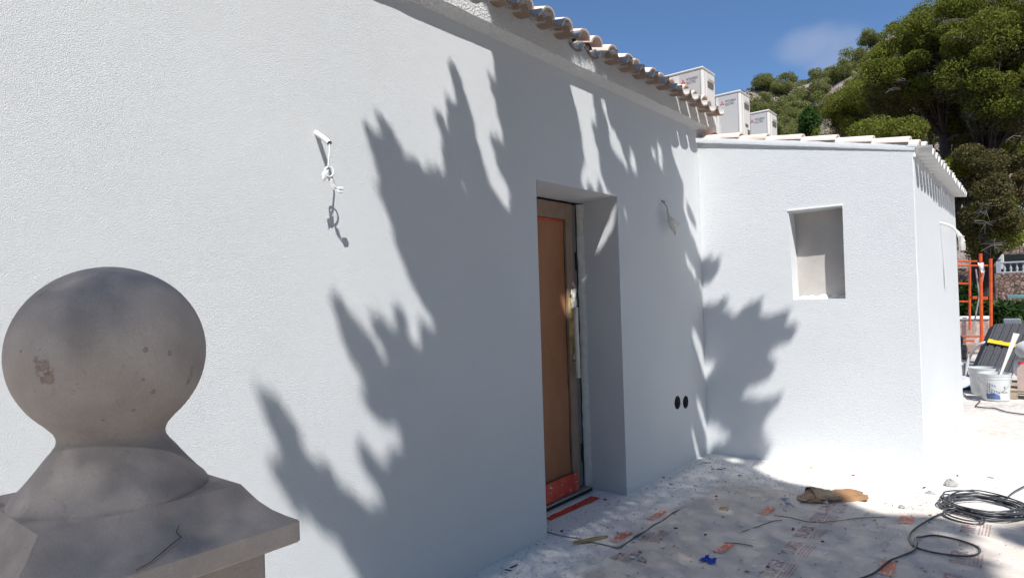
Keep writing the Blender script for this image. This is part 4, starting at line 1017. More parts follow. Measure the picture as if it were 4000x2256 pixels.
# buckets
MAT['bucket'] = M_simple('white_bucket', (.66, .68, .67), .08, 6, .4, .05, 40, 0, .45)
MAT['bucket_blue'] = M_simple('bucket_blue_print', (.10, .17, .36), .5, 8, .4)
MAT['bucket_dark'] = M_simple('bucket_dark_print', (.05, .06, .09), .3, 10, .5)
def bucket(loc, R, H, label, face, front):
    b0 = empty('bucket', loc); tag(b0, label, 'bucket', 'white plastic buckets')
    m = MB(); m.lathe([(R*.86, 0), (R*.885, .012), (R*.975, H*.80), (R*1.0, H*.81), (R*1.0, H*.90), (R*1.03, H*.905), (R*1.03, H*.97), (R*1.055, H*.975), (R*1.055, H), (R*.99, H), (R*.97, H*.86), (R*.2, H*.84)], 36); m.build('bucket_body', MAT['bucket'], b0, smooth=35)
    m = MB(); m.lathe([(R*.955, H*.868), (R*.01, H*.872)], 30); m.build('paint', MAT['bucket_dark'] if not front else MAT['bucket_blue'], b0)
    def cyl(a, z): r_ = R*(.885+.09*(z-.012)/(H*.8-.012))+.0022; return (r_*math.cos(a), r_*math.sin(a), z)
    if front:
        # blue picture panel: dark blue foot and a lattice of pale window marks above it
        m = MB(); 
        m.grid(12, 5, lambda u, v: cyl(face-.62+.95*u-.06*v, .025+.075*v*(1-.5*abs(u-.45)))); m.build('print_foot', MAT['bucket_blue'], b0)
        m = MB(); rr = random.Random(2)
        for r_ in range(5):
            for c in range(6):
                a0 = face-.62+.16*c+.02*r_; z0 = .095+.031*r_-.010*c
                if rr.random() < .12 or z0 < .09 or (c > 3 and r_ > 2): continue
                m.add([cyl(a0, z0), cyl(a0+.085, z0-.008), cyl(a0+.075, z0+.010), cyl(a0-.01, z0+.018)], [(0, 1, 2, 3)])
        m.build('print_windows', MAT['bucket_blue'], b0)
        m = MB()
        for (da, dz, s) in ((.60, .170, .02), (.66, .166, .016), (.60, .150, .016)):
            m.add([cyl(face+da, dz), cyl(face+da+s*3.2, dz), cyl(face+da+s*3.2, dz+s), cyl(face+da, dz+s)], [(0, 1, 2, 3)])
        m.build('emblem', MAT['bucket_dark'], b0)
        me = text_mesh('rhona', .034); 
        for v in me.vertices:
            x_, y_ = v.co.x, v.co.y; v.co = cyl(face+.42+x_/R, .105+y_)
        link('lettering', me, MAT['bucket_dark'], b0)
    m = MB(); m.tube([(R*1.06*math.cos(face+s*1.5)+(.02*math.cos(face))*math.sin(math.pi*(s+1)/2), R*1.06*math.sin(face+s*1.5), H*.86-.16*math.cos(s*math.pi/2)) for s in np.linspace(-1, 1, 18)], .003, 6); m.build('bail_handle', MAT['steel'], b0, smooth=True)
    return b0
faceang = math.atan2(-1, .05)
bucket((1.985, 10.54, .004), .170, .345, 'front white bucket printed with a blue picture, a stick standing in it', faceang, True)
bucket((1.845, 11.05, .004), .175, .36, 'white bucket half hidden behind the printed bucket', faceang, False)
m = MB(); a_ = np.array((2.035, 10.56, .29)); b_ = at(bx(838), by(372), 10.95); d_ = (b_-a_)/np.linalg.norm(b_-a_); sd = np.array((1, 0, 0.))-d_*d_[0]; sd /= np.linalg.norm(sd); th = np.cross(d_, sd)
vs = []
for t_, w_ in ((-.12, .010), (.35, .016), (.8, .026), (1.0, .034)):
    c_ = a_+(b_-a_)*t_; vs += [c_+sd*w_+th*.008, c_-sd*w_+th*.008, c_-sd*w_-th*.008, c_+sd*w_-th*.008]
m.add(vs, [(4*i+j, 4*i+(j+1) % 4, 4*i+4+(j+1) % 4, 4*i+4+j) for i in range(3) for j in range(4)]+[(0, 1, 2, 3), (12, 13, 14, 15)])
tag(m.build('stirring_stick', M_simple('pale_wood', (.58, .56, .52), .12, 14, .7)), 'pale flat stirring stick leaning out of the front bucket', 'stick')
# pallet, jerry can, sack
MAT['pallet'] = M_simple('pallet_wood', (.42, .34, .26), .3, 9, .85, .3, 50)
pl = empty('pallet', (2.55, 11.2, 0)); tag(pl, 'weathered wooden pallet at the right edge under the jerry can', 'pallet')
for k in range(5):
    m = MB(); m.bbox((-.45, -.5+.23*k, .105), (.55, -.5+.23*k+.14, .125), .003); m.build('board', MAT['pallet'], pl)
for xx in (-.43, .02, .45):
    for yy in (-.49, -.05, .40):
        m = MB(); m.bbox((xx, yy, .0), (xx+.09, yy+.10, .1045), .003); m.build('block', MAT['pallet'], pl)
MAT['can'] = M_simple('jerry_pink', (.52, .40, .36), .15, 5, .4, .05, 40, 0, .4)
jc = empty('jerry_can', (2.33, 10.86, .126)); tag(jc, 'pinkish translucent jerry can with a red cap on the pallet', 'jerry can')
m = MB(); m.prism([(-.115, 0), (.115, 0), (.12, .02), (.12, .22), (.10, .275), (.055, .315), (.02, .318), (-.02, .318), (-.075, .318), (-.115, .27), (-.12, .22), (-.12, .02)], 1, -.085, .085)
m.build('can_body', MAT['can'], jc)
m = MB(); m.tube([(-.045, 0, .345), (.0, 0, .352), (.055, 0, .335), (.085, 0, .285)], .014, 8); m.build('can_grip', MAT['can'], jc, smooth=True)
m = MB(); m.tube([(-.078, 0, .318), (-.080, 0, .352)], .027, 14); m.build('can_cap', M_simple('red_cap', (.55, .03, .04), .1, 10, .4), jc, smooth=40)
def sack_mesh(seed, a, b_, h):
    m = MB()
    def fn(u, v):
        an = 2*math.pi*u; el = math.pi*(v-.5); ce = math.copysign(abs(math.cos(el))**.5, math.cos(el)); r_ = 1+.14*(vnoise(u*7 % 7, v*5, seed)-.5)
        return (a*r_*ce*math.cos(an), b_*r_*ce*math.sin(an), h*.5*(1+math.sin(el)*r_)+.012*math.sin(an*9+seed)*(v > .6))
    m.grid(25, 13, fn); return m
MAT['sack'] = M_simple('white_sack', (.60, .585, .555), .15, 5, .7, .5, 22)
for i, (x, y, z, a_, b2, h_, lab) in enumerate(((2.46, 11.55, .126, .30, .24, .36, 'lower pale sack on the pallet behind the jerry can'), (2.44, 11.5, .45, .26, .22, .26, 'upper white sack slumped on another at the right edge'))):
    o = sack_mesh(i+4, a_, b2, h_).build('sack', MAT['sack'], smooth=50); o.location = (x, y, z); tag(o, lab, 'sack', 'sacks on the pallet')
# compressor peeping out behind the wall, hose, sheet, planks, cable
MAT['gloss_black'] = M_simple('gloss_black', (.015, .015, .017), .2, 10, .25, 0, 40, 0, .6)
cp0 = np.array((1.44, 13.1, 0)); co = empty('compressor', tuple(cp0)); tag(co, 'black compressor motor half hidden behind the annex corner', 'compressor')
z1 = at(bx(90), by(640), 13.1)[2]
m = MB(); m.tube([(-.35, 0, z1), (.07, 0, z1), (.085, 0, z1)], [.13, .13, .10], 20); m.build('motor', MAT['gloss_black'], co, smooth=40)
m = MB(); m.bbox((-.3, -.07, z1+.13), (.03, .08, z1+.27), .02); m.build('motor_head', MAT['black'], co)
m = MB(); m.bbox((-.2, -.05, z1+.272), (-.02, .05, z1+.36), .02); m.build('air_filter', MAT['steel'], co)
m = MB(); m.tube([(-.1, -.1, z1-.10), (.03, -.12, z1-.2), (.04, -.12, .02)], .028, 8); m.tube([(-.3, -.1, z1-.1), (-.3, -.12, .02)], .022, 8); m.build('stand', MAT['steel'], co, smooth=True)
w = [(*at(bx(118), by(880), 12.9)[:2], .02), tuple(at(bx(150), by(770), 12.9)), tuple(at(bx(205), by(640), 12.9)), tuple(at(bx(285), by(545), 12.8)), tuple(at(bx(400), by(495), 12.75)), tuple(at(bx(480), by(520), 12.95))]
m = MB(); m.tube(crom(w, 8), .022, 8); tag(m.build('hose', MAT['white_plastic'], smooth=True), 'white hose arching from the floor to the dark panels', 'hose')
MAT['sheet'] = M_simple('plastic_sheet', (.66, .68, .70), .12, 7, .25, .5, 25, 0, .5)
p = np.array((1.70, 11.75, 0)); m = MB(); m.grid(22, 18, lambda u, v: (p[0]+(u-.5)*.75, p[1]+(v-.5)*.9, .01+.16*(vnoise(u*4, v*4, 3)**2)*(1-abs(u-.5)*1.4)+.03*vnoise(u*12, v*12, 5)))
tag(m.build('plastic_sheet', MAT['sheet'], smooth=25), 'crumpled clear plastic sheet on the floor left of the buckets', 'sheet')
for k in range(5):
    m = MB(); zz = .02+.035*(k % 3); m.bbox((-.05, -.7, 0), (.07, .7, .028), .003); o = m.build('plank', M_simple('blue_plank', (.30, .36, .46), .25, 9, .6) if k % 2 else MAT['pallet'])
    o.location = (1.62+.10*(k % 3)-.03*k, 14.0+.15*k, zz); o.rotation_euler.z = .5+.12*k; tag(o, ['bottom pale plank in the pile between compressor and panels', 'lowest blue plank in the pile by the compressor', 'middle pale plank in the pile by the compressor', 'upper blue plank in the pile by the compressor', 'topmost pale plank in the pile by the compressor'][k], 'plank', 'planks by the compressor')
w = []
for (px, py) in [(3700, 1530), (3762, 1541), (3785, 1560), (3828, 1568), (3812, 1588), (3850, 1595), (3885, 1597), (3935, 1612), (4010, 1622)]:
    p = G(px, py); w.append((p[0], p[1], .012))
m = MB(); m.tube(crom(w, 6), .008, 6); tag(m.build('cable', MAT['cable'], smooth=True), 'thin dark cable snaking on sunlit floor before the buckets', 'cable')

# ------------------------------------------------------------------ terrain, retaining walls, far house
def c2(x): return 2800+x/2.076
def d2(y): return y/2.076
far_list = [(385, 790, 85, 95, 112, 'round pine standing beside the farthest air conditioner on the hill'), (560, 650, 88, 62, 122, 'tall pine on the low left end of the ridge'), (610, 745, 130, 70, 114, 'wide pine just below the low left ridge end'),
 (830, 640, 95, 85, 118, 'pine on the ridge left of the bare rocky patch'), (930, 590, 75, 60, 124, 'small pine on the ridge above the bare rocky patch'), (1100, 480, 115, 95, 120, 'broad pine under the thin cloud on the ridge'),
 (1250, 310, 95, 105, 125, 'tallest far pine on the skyline beside the near pines'), (1420, 225, 60, 35, 132, 'flat pine top showing on the skyline above the near pines'), (650, 905, 130, 115, 92, 'wide pine in the middle of the hillside'),
 (850, 860, 115, 125, 86, 'full pine right of centre on the hillside'), (560, 1010, 85, 90, 80, 'low pine rising behind the annex verge tiles'), (1130, 620, 85, 65, 100, 'pine below the broad ridge pine'), (1180, 760, 90, 70, 84, 'pine in the hollow below the ridge, right of the rocks'),
 (270, 865, 42, 32, 116, 'small bush-like pine at the foot of the left rocks'), (900, 775, 85, 45, 106, 'low pine spread above the full pine'), (290, 755, 25, 18, 126, 'tiny pine on the left skyline'), (720, 1060, 70, 60, 75, 'pine behind the third verge tile'),
 (700, 690, 60, 45, 120, 'small pine filling the dip of the left ridge'), (1010, 560, 70, 60, 119, 'pine at the left foot of the broad ridge pine'), (460, 730, 60, 60, 117, 'pine beside the round one on the left ridge'), (1330, 420, 90, 90, 112, 'pine tucked behind the near crowns on the upper slope'), (1230, 520, 90, 80, 104, 'pine half hidden by the near crowns on the slope')]
CTRL = []
for (cx, cy, hw, hh, Y, lab) in far_list:
    c_ = at(c2(cx), d2(cy), Y); dep = float((c_-CC)@_f); CTRL.append((c_[0], Y, c_[2]-.80*hh/2.076*dep/FPX))
CTRL += [(CAMX-.37*130, 130, at(2790, 395, 130)[2]), (CAMX-.45*130, 130, 24), (40, 130, 56), (30, 100, 40), (60, 130, 62), (-90, 130, 10), (-60, 100, 6), (0, 66, 6.5), (-12, 66, 6), (-30, 66, 4), (20, 66, 7), (50, 66, 8), (-70, 66, 2)]
CT = np.array(CTRL)
def terr(x, y):
    base = -.4 if y < 21 else (-.15 if y < 56 else None)
    w_ = 1/(((CT[:, 0]-x)**2+(CT[:, 1]-y)**2)+4.0)**1.6; h_ = float((w_*CT[:, 2]).sum()/w_.sum())
    if y > 126: h_ -= (y-126)*.35
    n_ = ((vnoise(x*.16, y*.16, 3)-.5)*2.2+(vnoise(x*.5, y*.5, 4)-.5)*1.0)*min(1, max(0, (y-64)/15))
    if y < 21: return -.4
    lo = -.15
    k = min(1, max(0, (y-56)/10)); k = k*k*(3-2*k)
    return lo*(1-k)+(h_+n_)*k
def M_terr():
    t = NT('hillside'); f = t.noise(.35, 6, .65); g = t.noise(2.2, 6, .65)
    c = t.ramp(f, [(.3, (.17, .15, .10)), (.48, (.30, .245, .21)), (.6, (.38, .31, .28)), (.75, (.20, .18, .11))])
    c = t.mix(t.mapr(g, .5, .7, 0, .7), c, (.10, .085, .065))
    return t.fin(c, .95, t.bump(g, .9, .5), spec=.1)
m = MB(); m.grid(110, 120, lambda u, v: (-110+190*u, -40+230*v, terr(-110+190*u, -40+230*v)-.02)); struct(m.build('hillside', M_terr(), smooth=True))
m = MB(); m.grid(5, 5, lambda u, v: (-1500+3000*u, -1500+3000*v, -3.0)); struct(m.build('ground', M_simple('far_ground', (.16, .14, .10), .3, .05, .95)))
def M_rubble(name, s, a, b_):
    t = NT(name); e = t.vor(s, 'DISTANCE_TO_EDGE'); r_ = t.vor(s, 'F1', out='Color')
    sp = t.n('ShaderNodeSeparateColor'); t.l(r_, sp.inputs[0]); c = t.ramp(sp.outputs[0], [(.2, a), (.8, b_)])
    j = t.mapr(e, .03, .10); c = t.mix(j, (.10, .08, .07), c)
    return t.fin(c, .9, t.bump(j, .8, .06), spec=.1)
rub = M_rubble('rubble_masonry', 4.3, (.20, .125, .10), (.36, .25, .20))
def wallthing(name, x0, x1, y0, y1, z0, z1, label):
    m = MB(); m.bbox((x0, y0, z0), (x1, y1, z1), .05); return tag(m.build(name, rub), label, 'wall')
zc = lambda px, py, Y: at(px, py, Y)[2]
xw0 = at(3840, 1100, 50)[0]
wallthing('retaining_wall', xw0-6, 12, 50.0, 50.8, -.5, zc(3950, 1066, 50), 'lower rubble stone retaining wall under the grey balustrade')
wallthing('retaining_wall', at(3890, 1000, 54)[0], 12, 54.0, 54.8, 0, zc(3950, 962, 54), 'upper rubble stone retaining wall under the house terrace')
wallthing('retaining_wall', xw0-7, at(3905, 1050, 51.6)[0], 51.4, 52.0, 0, zc(3870, 1042, 51.4), 'rubble wall section left of the dark opening, under a white balustrade')
m = MB(); m.bbox((at(3912, 1010, 53)[0], 53.0, 0), (12, 53.4, zc(3950, 992, 53)), .03); tag(m.build('recess_shade_box', M_simple('recess_shade_black', (.02, .024, .022), .3, 3, .9)), 'near-black box painted as the shade of the recess behind the grey balustrade', 'recess')  # solid near-black box; the recess's shade is put into its colour
MAT['balu'] = M_simple('balustrade_white', (.62, .60, .57), .12, 3, .75); MAT['balu_grey'] = M_simple('balustrade_grey', (.36, .37, .42), .12, 3, .7)
def balustrade(x0, x1, Y, z0, z1, mat, label, step=.30, endpost=True, group='balustrades below the far house'):
    e = empty('balustrade', (x0, Y, z0)); tag(e, label, 'balustrade', group); L = x1-x0; H_ = z1-z0
    m = MB(); m.bbox((0, -.10, H_-.11), (L, .10, H_), .02); m.build('top_rail', mat, e)
    m = MB(); m.bbox((0, -.10, 0), (L, .10, .09), .02); m.build('bottom_rail', mat, e)
    mb = MB(); hh = H_-.20; mb.lathe([(.06, 0), (.06, .05*hh), (.04, .1*hh), (.085, .32*hh), (.07, .45*hh), (.035, .68*hh), (.05, .9*hh), (.06, hh)], 8); me = mb.mesh('baluster')
    n_ = int(L/step)
    for k in range(n_):
        o = link('baluster', me, mat, e, 60); o.location = ((k+.6)*L/n_, 0, .09)
    if endpost:
        m = MB(); m.bbox((-.25, -.18, 0), (.0, .18, H_+.12), .02); m.bbox((-.30, -.22, H_+.12), (.05, .22, H_+.22), .02); m.build('end_post', mat, e)
balustrade(at(3909, 1040, 50.2)[0], 9.0, 50.2, zc(3950, 1066, 50.2), zc(3950, 1021, 50.2), MAT['balu_grey'], 'lower bluish grey balustrade on the rubble wall at the right edge')
balustrade(at(3828, 1020, 51.5)[0], at(3904, 1020, 51.5)[0], 51.5, zc(3870, 1041, 51.5), zc(3870, 1008, 51.5), MAT['balu'], 'white balustrade seen through the orange scaffold', .26, False)
m = MB(); xx = at(3906, 1010, 51.4)[0]; m.bbox((xx-.2, 51.2, zc(3906, 1040, 51.4)-.2), (xx+.2, 51.6, zc(3906, 995, 51.4)), .03); tag(m.build('gate_post', MAT['balu']), 'white post at the end of the scaffold-side balustrade', 'post')
balustrade(at(3936, 940, 54.3)[0], 9.0, 54.3, zc(3960, 961, 54.3), zc(3960, 925, 54.3), MAT['balu'], 'upper pale balustrade in front of the far house')
balustrade(at(3894, 940, 55.2)[0], at(3930, 940, 54.6)[0], 54.9, zc(3900, 958, 55), zc(3900, 920, 55), MAT['balu'], 'short pale balustrade left of the far house terrace', .30, True)
# far house with arched window
MAT['ochre'] = M_simple('ochre_render', (.36, .17, .075), .15, 1.5, .85); MAT['pale_trim'] = M_simple('pale_trim', (.46, .40, .36), .1, 2, .85); MAT['pane'] = M_simple('window_pane', (.30, .36, .38), .2, 1.5, .15, 0, 40, 0, .6)
hx = at(3967, 880, 60)[0]; hz0 = 4.0; hz1 = zc(3980, 600, 60)
fh = empty('far_house', (hx, 60, hz0)); tag(fh, 'ochre house with an arched window behind the balustrades at the right edge', 'house')
m = MB(); m.bbox((0, 0, 0), (9, 8, hz1-hz0), .03); m.build('wall', MAT['ochre'], fh)
m = MB(); m.bbox((-.06, -.06, zc(3970, 905, 60)-hz0-.4), (9, .0, zc(3970, 905, 60)-hz0+.1), .02); m.build('string_course', MAT['pale_trim'], fh)
m = MB(); m.bbox((-.4, -.5, hz1-hz0+.01), (9.4, 8.4, hz1-hz0+.3), .05); m.build('roof', MAT['tile'], fh)
wx = at(4008, 850, 60)[0]-hx; wz0 = zc(4000, 886, 60)-hz0; wz1 = zc(4000, 830, 60)-hz0
arc = [(wx+.72*math.cos(a), wz1+.72*math.sin(a)) for a in np.linspace(0, math.pi, 13)]+[(wx-.72, wz0), (wx+.72, wz0)]
m = MB(); m.prism(arc, 1, -.10, -.04); wd_ = m.build('window', MAT['balu'], fh)
arc2 = [(wx+.56*math.cos(a), wz1+.56*math.sin(a)) for a in np.linspace(0, math.pi, 13)]+[(wx-.56, wz0+.12), (wx+.56, wz0+.12)]
m = MB(); m.prism(arc2, 1, -.125, -.102); m.build('pane', MAT['pane'], wd_)
m = MB(); m.box((wx-.03, -.15, wz0+.1), (wx+.03, -.127, wz1+.55)); m.box((wx-.5, -.15, wz1-.03), (wx-.04, -.127, wz1+.03)); m.box((wx+.04, -.15, wz1-.03), (wx+.5, -.127, wz1+.03)); m.build('glazing_bar', MAT['balu'], wd_)
m = MB(); pb = at(3935, 1159, 24); m.bbox((pb[0], 24, pb[2]-.05), (pb[0]+4, 24.3, pb[2]+.05), .01); tag(m.build('beam', M_simple('teal_paint', (.13, .30, .29), .15, 3, .5)), 'teal horizontal beam above the hedge at the right edge', 'beam')
m = MB(); m.bbox((pb[0]+.4, 24.1, -.3), (pb[0]+.52, 24.22, pb[2]-.051), .01); m.bbox((pb[0]+3.4, 24.1, -.3), (pb[0]+3.52, 24.22, pb[2]-.051), .01); o = m.build('beam_post', MAT['pallet'])
o.parent = bpy.data.objects['beam']

# ------------------------------------------------------------------ foliage
def M_leaf(name, stops, transl=.3):
    t = NT(name); r_ = t.n('ShaderNodeNewGeometry').outputs['Random Per Island']; big = t.noise(.8, 3)
    f = t.math('ADD', t.math('MULTIPLY', r_, .55), t.math('MULTIPLY', big, .45))
    c = t.ramp(f, stops)
    d = t.n('ShaderNodeBsdfDiffuse'); tr = t.n('ShaderNodeBsdfTranslucent'); mx = t.n('ShaderNodeMixShader'); mx.inputs[0].default_value = transl
    t.l(c, d.inputs['Color']); t.l(c, tr.inputs['Color']); t.l(d.outputs[0], mx.inputs[1]); t.l(tr.outputs[0], mx.inputs[2]); t.l(mx.outputs[0], t.out.inputs['Surface'])
    return t.m
MAT['pine'] = M_leaf('pine_needles', [(.2, (.085, .100, .020)), (.5, (.180, .200, .038)), (.8, (.28, .285, .062))], .45)
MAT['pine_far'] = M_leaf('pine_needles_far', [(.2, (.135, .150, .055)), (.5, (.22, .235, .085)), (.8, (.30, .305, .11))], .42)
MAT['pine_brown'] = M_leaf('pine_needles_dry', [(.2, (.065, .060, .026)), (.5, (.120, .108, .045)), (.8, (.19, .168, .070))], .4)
MAT['bark'] = M_simple('pine_bark', (.060, .048, .042), .4, 6, .95, .9, 14)
MAT['deadwood'] = M_simple('dead_branch', (.17, .15, .135), .3, 6, .9)
MAT['hedge'] = M_leaf('hedge_leaves', [(.15, (.018, .040, .012)), (.5, (.045, .085, .025)), (.75, (.085, .125, .045)), (.93, (.20, .10, .05))])
MAT['broad'] = M_leaf('broad_leaves', [(.2, (.030, .070, .018)), (.5, (.055, .11, .028)), (.8, (.095, .15, .045))], .4)
def tufts(centers, normals, size, jitter, r_, asp=.30):
    """one elongated two-triangle tuft per centre"""
    n_ = len(centers); d = normals+jitter*r_.normal(size=(n_, 3)); d /= np.linalg.norm(d, axis=1, keepdims=True)
    a = r_.normal(size=(n_, 3)); a -= d*(a*d).sum(1, keepdims=True); a /= np.linalg.norm(a, axis=1, keepdims=True)
    s = size*(.6+.8*r_.random((n_, 1)))
    bend = np.cross(d, a)
    mixv = (r_.random((n_, 1)) < .65); ax_ = np.where(mixv, bend*.85+d*.5, d); wd_ = a; off_ = np.where(mixv, d, bend)
    p0 = centers-ax_*s*.5; p2 = centers+ax_*s*.6; p1 = centers+wd_*s*asp+off_*s*.12; p3 = centers-wd_*s*asp+off_*s*.12
    V = np.stack([p0, p1, p2, p3], 1).reshape(-1, 3); F = np.arange(n_*4).reshape(-1, 4)
    return V, F
def mesh_np(name, V, F):
    me = bpy.data.meshes.new(name); me.vertices.add(len(V)); me.vertices.foreach_set('co', V.astype(np.float32).ravel())
    n_, k = F.shape; me.loops.add(n_*k); me.loops.foreach_set('vertex_index', F.astype(np.int32).ravel()); me.polygons.add(n_)
    me.polygons.foreach_set('loop_start', (np.arange(n_)*k).astype(np.int32)); me.polygons.foreach_set('loop_total', np.full(n_, k, np.int32)); me.update(calc_edges=True); return me
def lobes_to_tufts(lobes, per, size, r_, jit=.7):
    C_, N_ = [], []
    for (c, rad) in lobes:
        d = r_.normal(size=(per, 3)); d /= np.linalg.norm(d, axis=1, keepdims=True)
        rr_ = (.55+.5*r_.random((per, 1))**.6)
        C_.append(np.array(c)+d*rr_*np.array(rad)); nn = d+np.array((0, 0, .35)); N_.append(nn/np.linalg.norm(nn, axis=1, keepdims=True))
    return tufts(np.concatenate(C_), np.concatenate(N_), size, jit, r_)
# four unit pines (crown about 2 across, centred one above the base of the crown)
def unit_crown(seed, flat):
    r_ = np.random.default_rng(seed); lobes = []
    for k in range(36):
        d = r_.normal(size=3); d /= np.linalg.norm(d); d[2] = d[2]*.95 if d[2] > 0 else d[2]*.8
        rr_ = .66*(.75+.4*r_.random()); lobes.append((np.array((d[0]*rr_, d[1]*rr_, d[2]*rr_*flat)), np.array((.30, .30, .22))*(.75+.5*r_.random())))
    V, F = lobes_to_tufts(lobes, 200, .075, r_); return mesh_np('crown', V, F), lobes
def unit_trunk(seed, lobes):
    r_ = random.Random(seed); m = MB(); m.tube([(0, 0, -3.2), (.05, .02, -2.0), (.02, -.04, -1.0), (-.03, .02, -.35), (0, 0, .25)], [.10, .085, .07, .055, .02], 7)
    for (c, _) in lobes[::3]:
        z = -.9+.6*r_.random(); m.tube([(0, 0, z), tuple(np.array(c)*.5+np.array((0, 0, -.25))), tuple(c)], [.035, .022, .008], 5)
    return m.mesh('trunk')
VAR = []
for k in range(4):
    me_c, lb = unit_crown(40+k, (.85, 1.0, .75, 1.15)[k]); VAR.append((me_c, unit_trunk(k, lb)))
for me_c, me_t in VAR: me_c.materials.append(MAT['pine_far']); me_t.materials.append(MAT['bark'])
rr = random.Random(9)
for i, (cx, cy, hw, hh, Y, lab) in enumerate(far_list):
    c_ = at(c2(cx), d2(cy), Y); dep = float((c_-CC)@_f); rx = 1.12*hw/2.076*dep/FPX; rz = 1.12*hh/2.076*dep/FPX
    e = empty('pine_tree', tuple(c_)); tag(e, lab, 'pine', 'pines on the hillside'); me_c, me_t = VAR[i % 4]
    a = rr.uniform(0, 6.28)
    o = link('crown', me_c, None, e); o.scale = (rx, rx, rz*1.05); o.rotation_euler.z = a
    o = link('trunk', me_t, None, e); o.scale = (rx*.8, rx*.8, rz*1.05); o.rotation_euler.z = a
# more pines scattered over the slope, not to be told apart
for i in range(80):
    Y = rr.uniform(68, 108); ang = rr.uniform(-.36, .10); x = CAMX+Y*ang; z = terr(x, Y); s = rr.uniform(1.2, 2.4)
    if Y > 122 and ang < -.12: s *= .6
    e = empty('pine_tree', (x, Y, z+s*.62)); tag(e, 'pine among many like it scattered over the hillside', 'pine', 'scattered hillside pines'); me_c, me_t = VAR[i % 4]; a = rr.uniform(0, 6.28)
    o = link('crown', me_c, None, e); o.scale = (s, s, s*.9); o.rotation_euler.z = a
    o = link('trunk', me_t, None, e); o.scale = (s*.8, s*.8, s*.9); o.rotation_euler.z = a
# dry scrub carpet on the hill
r_ = np.random.default_rng(77); n_ = 26000
Y_ = 58+90*r_.random(n_); X_ = CAMX+Y_*(-.42+.56*r_.random(n_)); keep = np.array([vnoise(a*.12, b_*.12, 31) > .42 for a, b_ in zip(X_, Y_)]); X_, Y_ = X_[keep], Y_[keep]
Z_ = np.array([terr(a, b_) for a, b_ in zip(X_, Y_)])+.12
V, F = tufts(np.stack([X_, Y_, Z_], 1), np.tile(np.array((0, 0, 1.)), (len(X_), 1)), .55, .6, r_); tag(link('scrub', mesh_np('scrub', V, F), M_leaf('scrub_leaves', [(.2, (.085, .075, .04)), (.5, (.13, .12, .06)), (.8, (.17, .15, .10))])), 'dry scrub covering the hillside between the pines', 'scrub', kind='stuff')
# near pines, each with its own lobes
def poly_in(p, poly):
    x, y = p; c = False; j = len(poly)-1
    for i in range(len(poly)):
        xi, yi = poly[i]; xj, yj = poly[j]
        if (yi > y) != (yj > y) and x < (xj-xi)*(y-yi)/(yj-yi)+xi: c = not c
        j = i
    return c
def near_pine(label, poly, Y0_, nl, seed, base, mats, per=1050, rad=.80, size=.10, dead=12, shaft=None):
    r_ = random.Random(seed); rn = np.random.default_rng(seed); xs = [p[0] for p in poly]; ys = [p[1] for p in poly]
    lobes = []; tries = 0
    while len(lobes) < nl and tries < 9000:
        tries += 1; x, y = r_.uniform(min(xs), max(xs)), r_.uniform(min(ys), max(ys))
        if not poly_in((x, y), poly): continue
        c_ = at(c2(x), d2(y), Y0_+r_.uniform(-3.2, 3.2)); s_ = rad*r_.uniform(.6, 1.25); lobes.append((c_, np.array((s_, s_, s_*.72))))
    bpos = np.array(base, float); e = empty('pine_tree', tuple(bpos)); tag(e, label, 'pine', 'large near pines')
    L = [(c_-bpos, s_) for c_, s_ in lobes]
    V, F = lobes_to_tufts(L, per, size, rn); link('crown', mesh_np('crown', V, F), mats[0], e)
    if len(mats) > 1:
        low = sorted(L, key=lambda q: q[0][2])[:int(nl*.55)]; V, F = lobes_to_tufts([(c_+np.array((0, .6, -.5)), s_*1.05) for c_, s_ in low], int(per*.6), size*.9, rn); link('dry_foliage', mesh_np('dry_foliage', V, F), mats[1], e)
    cen = np.mean([c_ for c_, _ in L], 0); m = MB(); top = cen+np.array((0, 0, .2))
    sh = [np.array(p)-bpos for p in shaft] if shaft else [np.zeros(3), cen*.35+np.array((.3, 0, 0)), cen*.7]
    path = crom([np.array((0, 0, -.6))]+sh[0:]+[top] if shaft else [np.array((0, 0, -.6))]+sh+[top], 4); m.tube(path, list(np.linspace(.40, .06, len(path))), 9); m.build('trunk', MAT['bark'], e, smooth=True)
    m = MB()
    for (c_, _) in L[::2]:
        k = int(len(path)*r_.uniform(.45, .85)); a = np.array(path[k]); mid = (a+c_)/2+np.array((0, 0, -.5)); m.tube([a, mid, c_], [.09, .055, .015], 5)
    m.build('limbs', MAT['bark'], e, smooth=True)
    m = MB()
    for k in range(dead):
        c_ = L[r_.randrange(len(L))][0]+np.array((r_.uniform(-.8, .8), -1.2, r_.uniform(-1.2, -.2))); d_ = np.array((r_.uniform(-1, 1), r_.uniform(-.6, .2), r_.uniform(-.5, .25))); l_ = r_.uniform(.5, 1.2)
        pts = [c_, c_+d_*l_*.5+np.array((0, 0, .1)), c_+d_*l_]; m.tube(pts, [.022, .013, .005], 4)
        for q_ in range(7):
            a = c_+d_*l_*r_.uniform(.3, .9); m.tube([a, a+np.array((r_.uniform(-.5, .5), r_.uniform(-.3, .3), r_.uniform(-.45, .25)))], [.009, .003], 4)
    o = m.build('dead_branches', MAT['deadwood'], e); o['kind'] = 'stuff'
    return e
def gpos(px, Y): p = at(px, 900, Y); return (p[0], Y, terr(p[0], Y))
near_pine('large pine whose rounded crown leads down from the top right skyline', [(1240, 600), (1290, 450), (1390, 310), (1560, 170), (1700, 75), (1950, 20), (2000, 300), (1850, 560), (1700, 700), (1500, 760), (1330, 800), (1270, 720)], 42, 115, 1, gpos(3700, 42), [MAT['pine'], MAT['pine_brown']], dead=18, shaft=[at(3697, 640, 42), at(3668, 480, 42)])
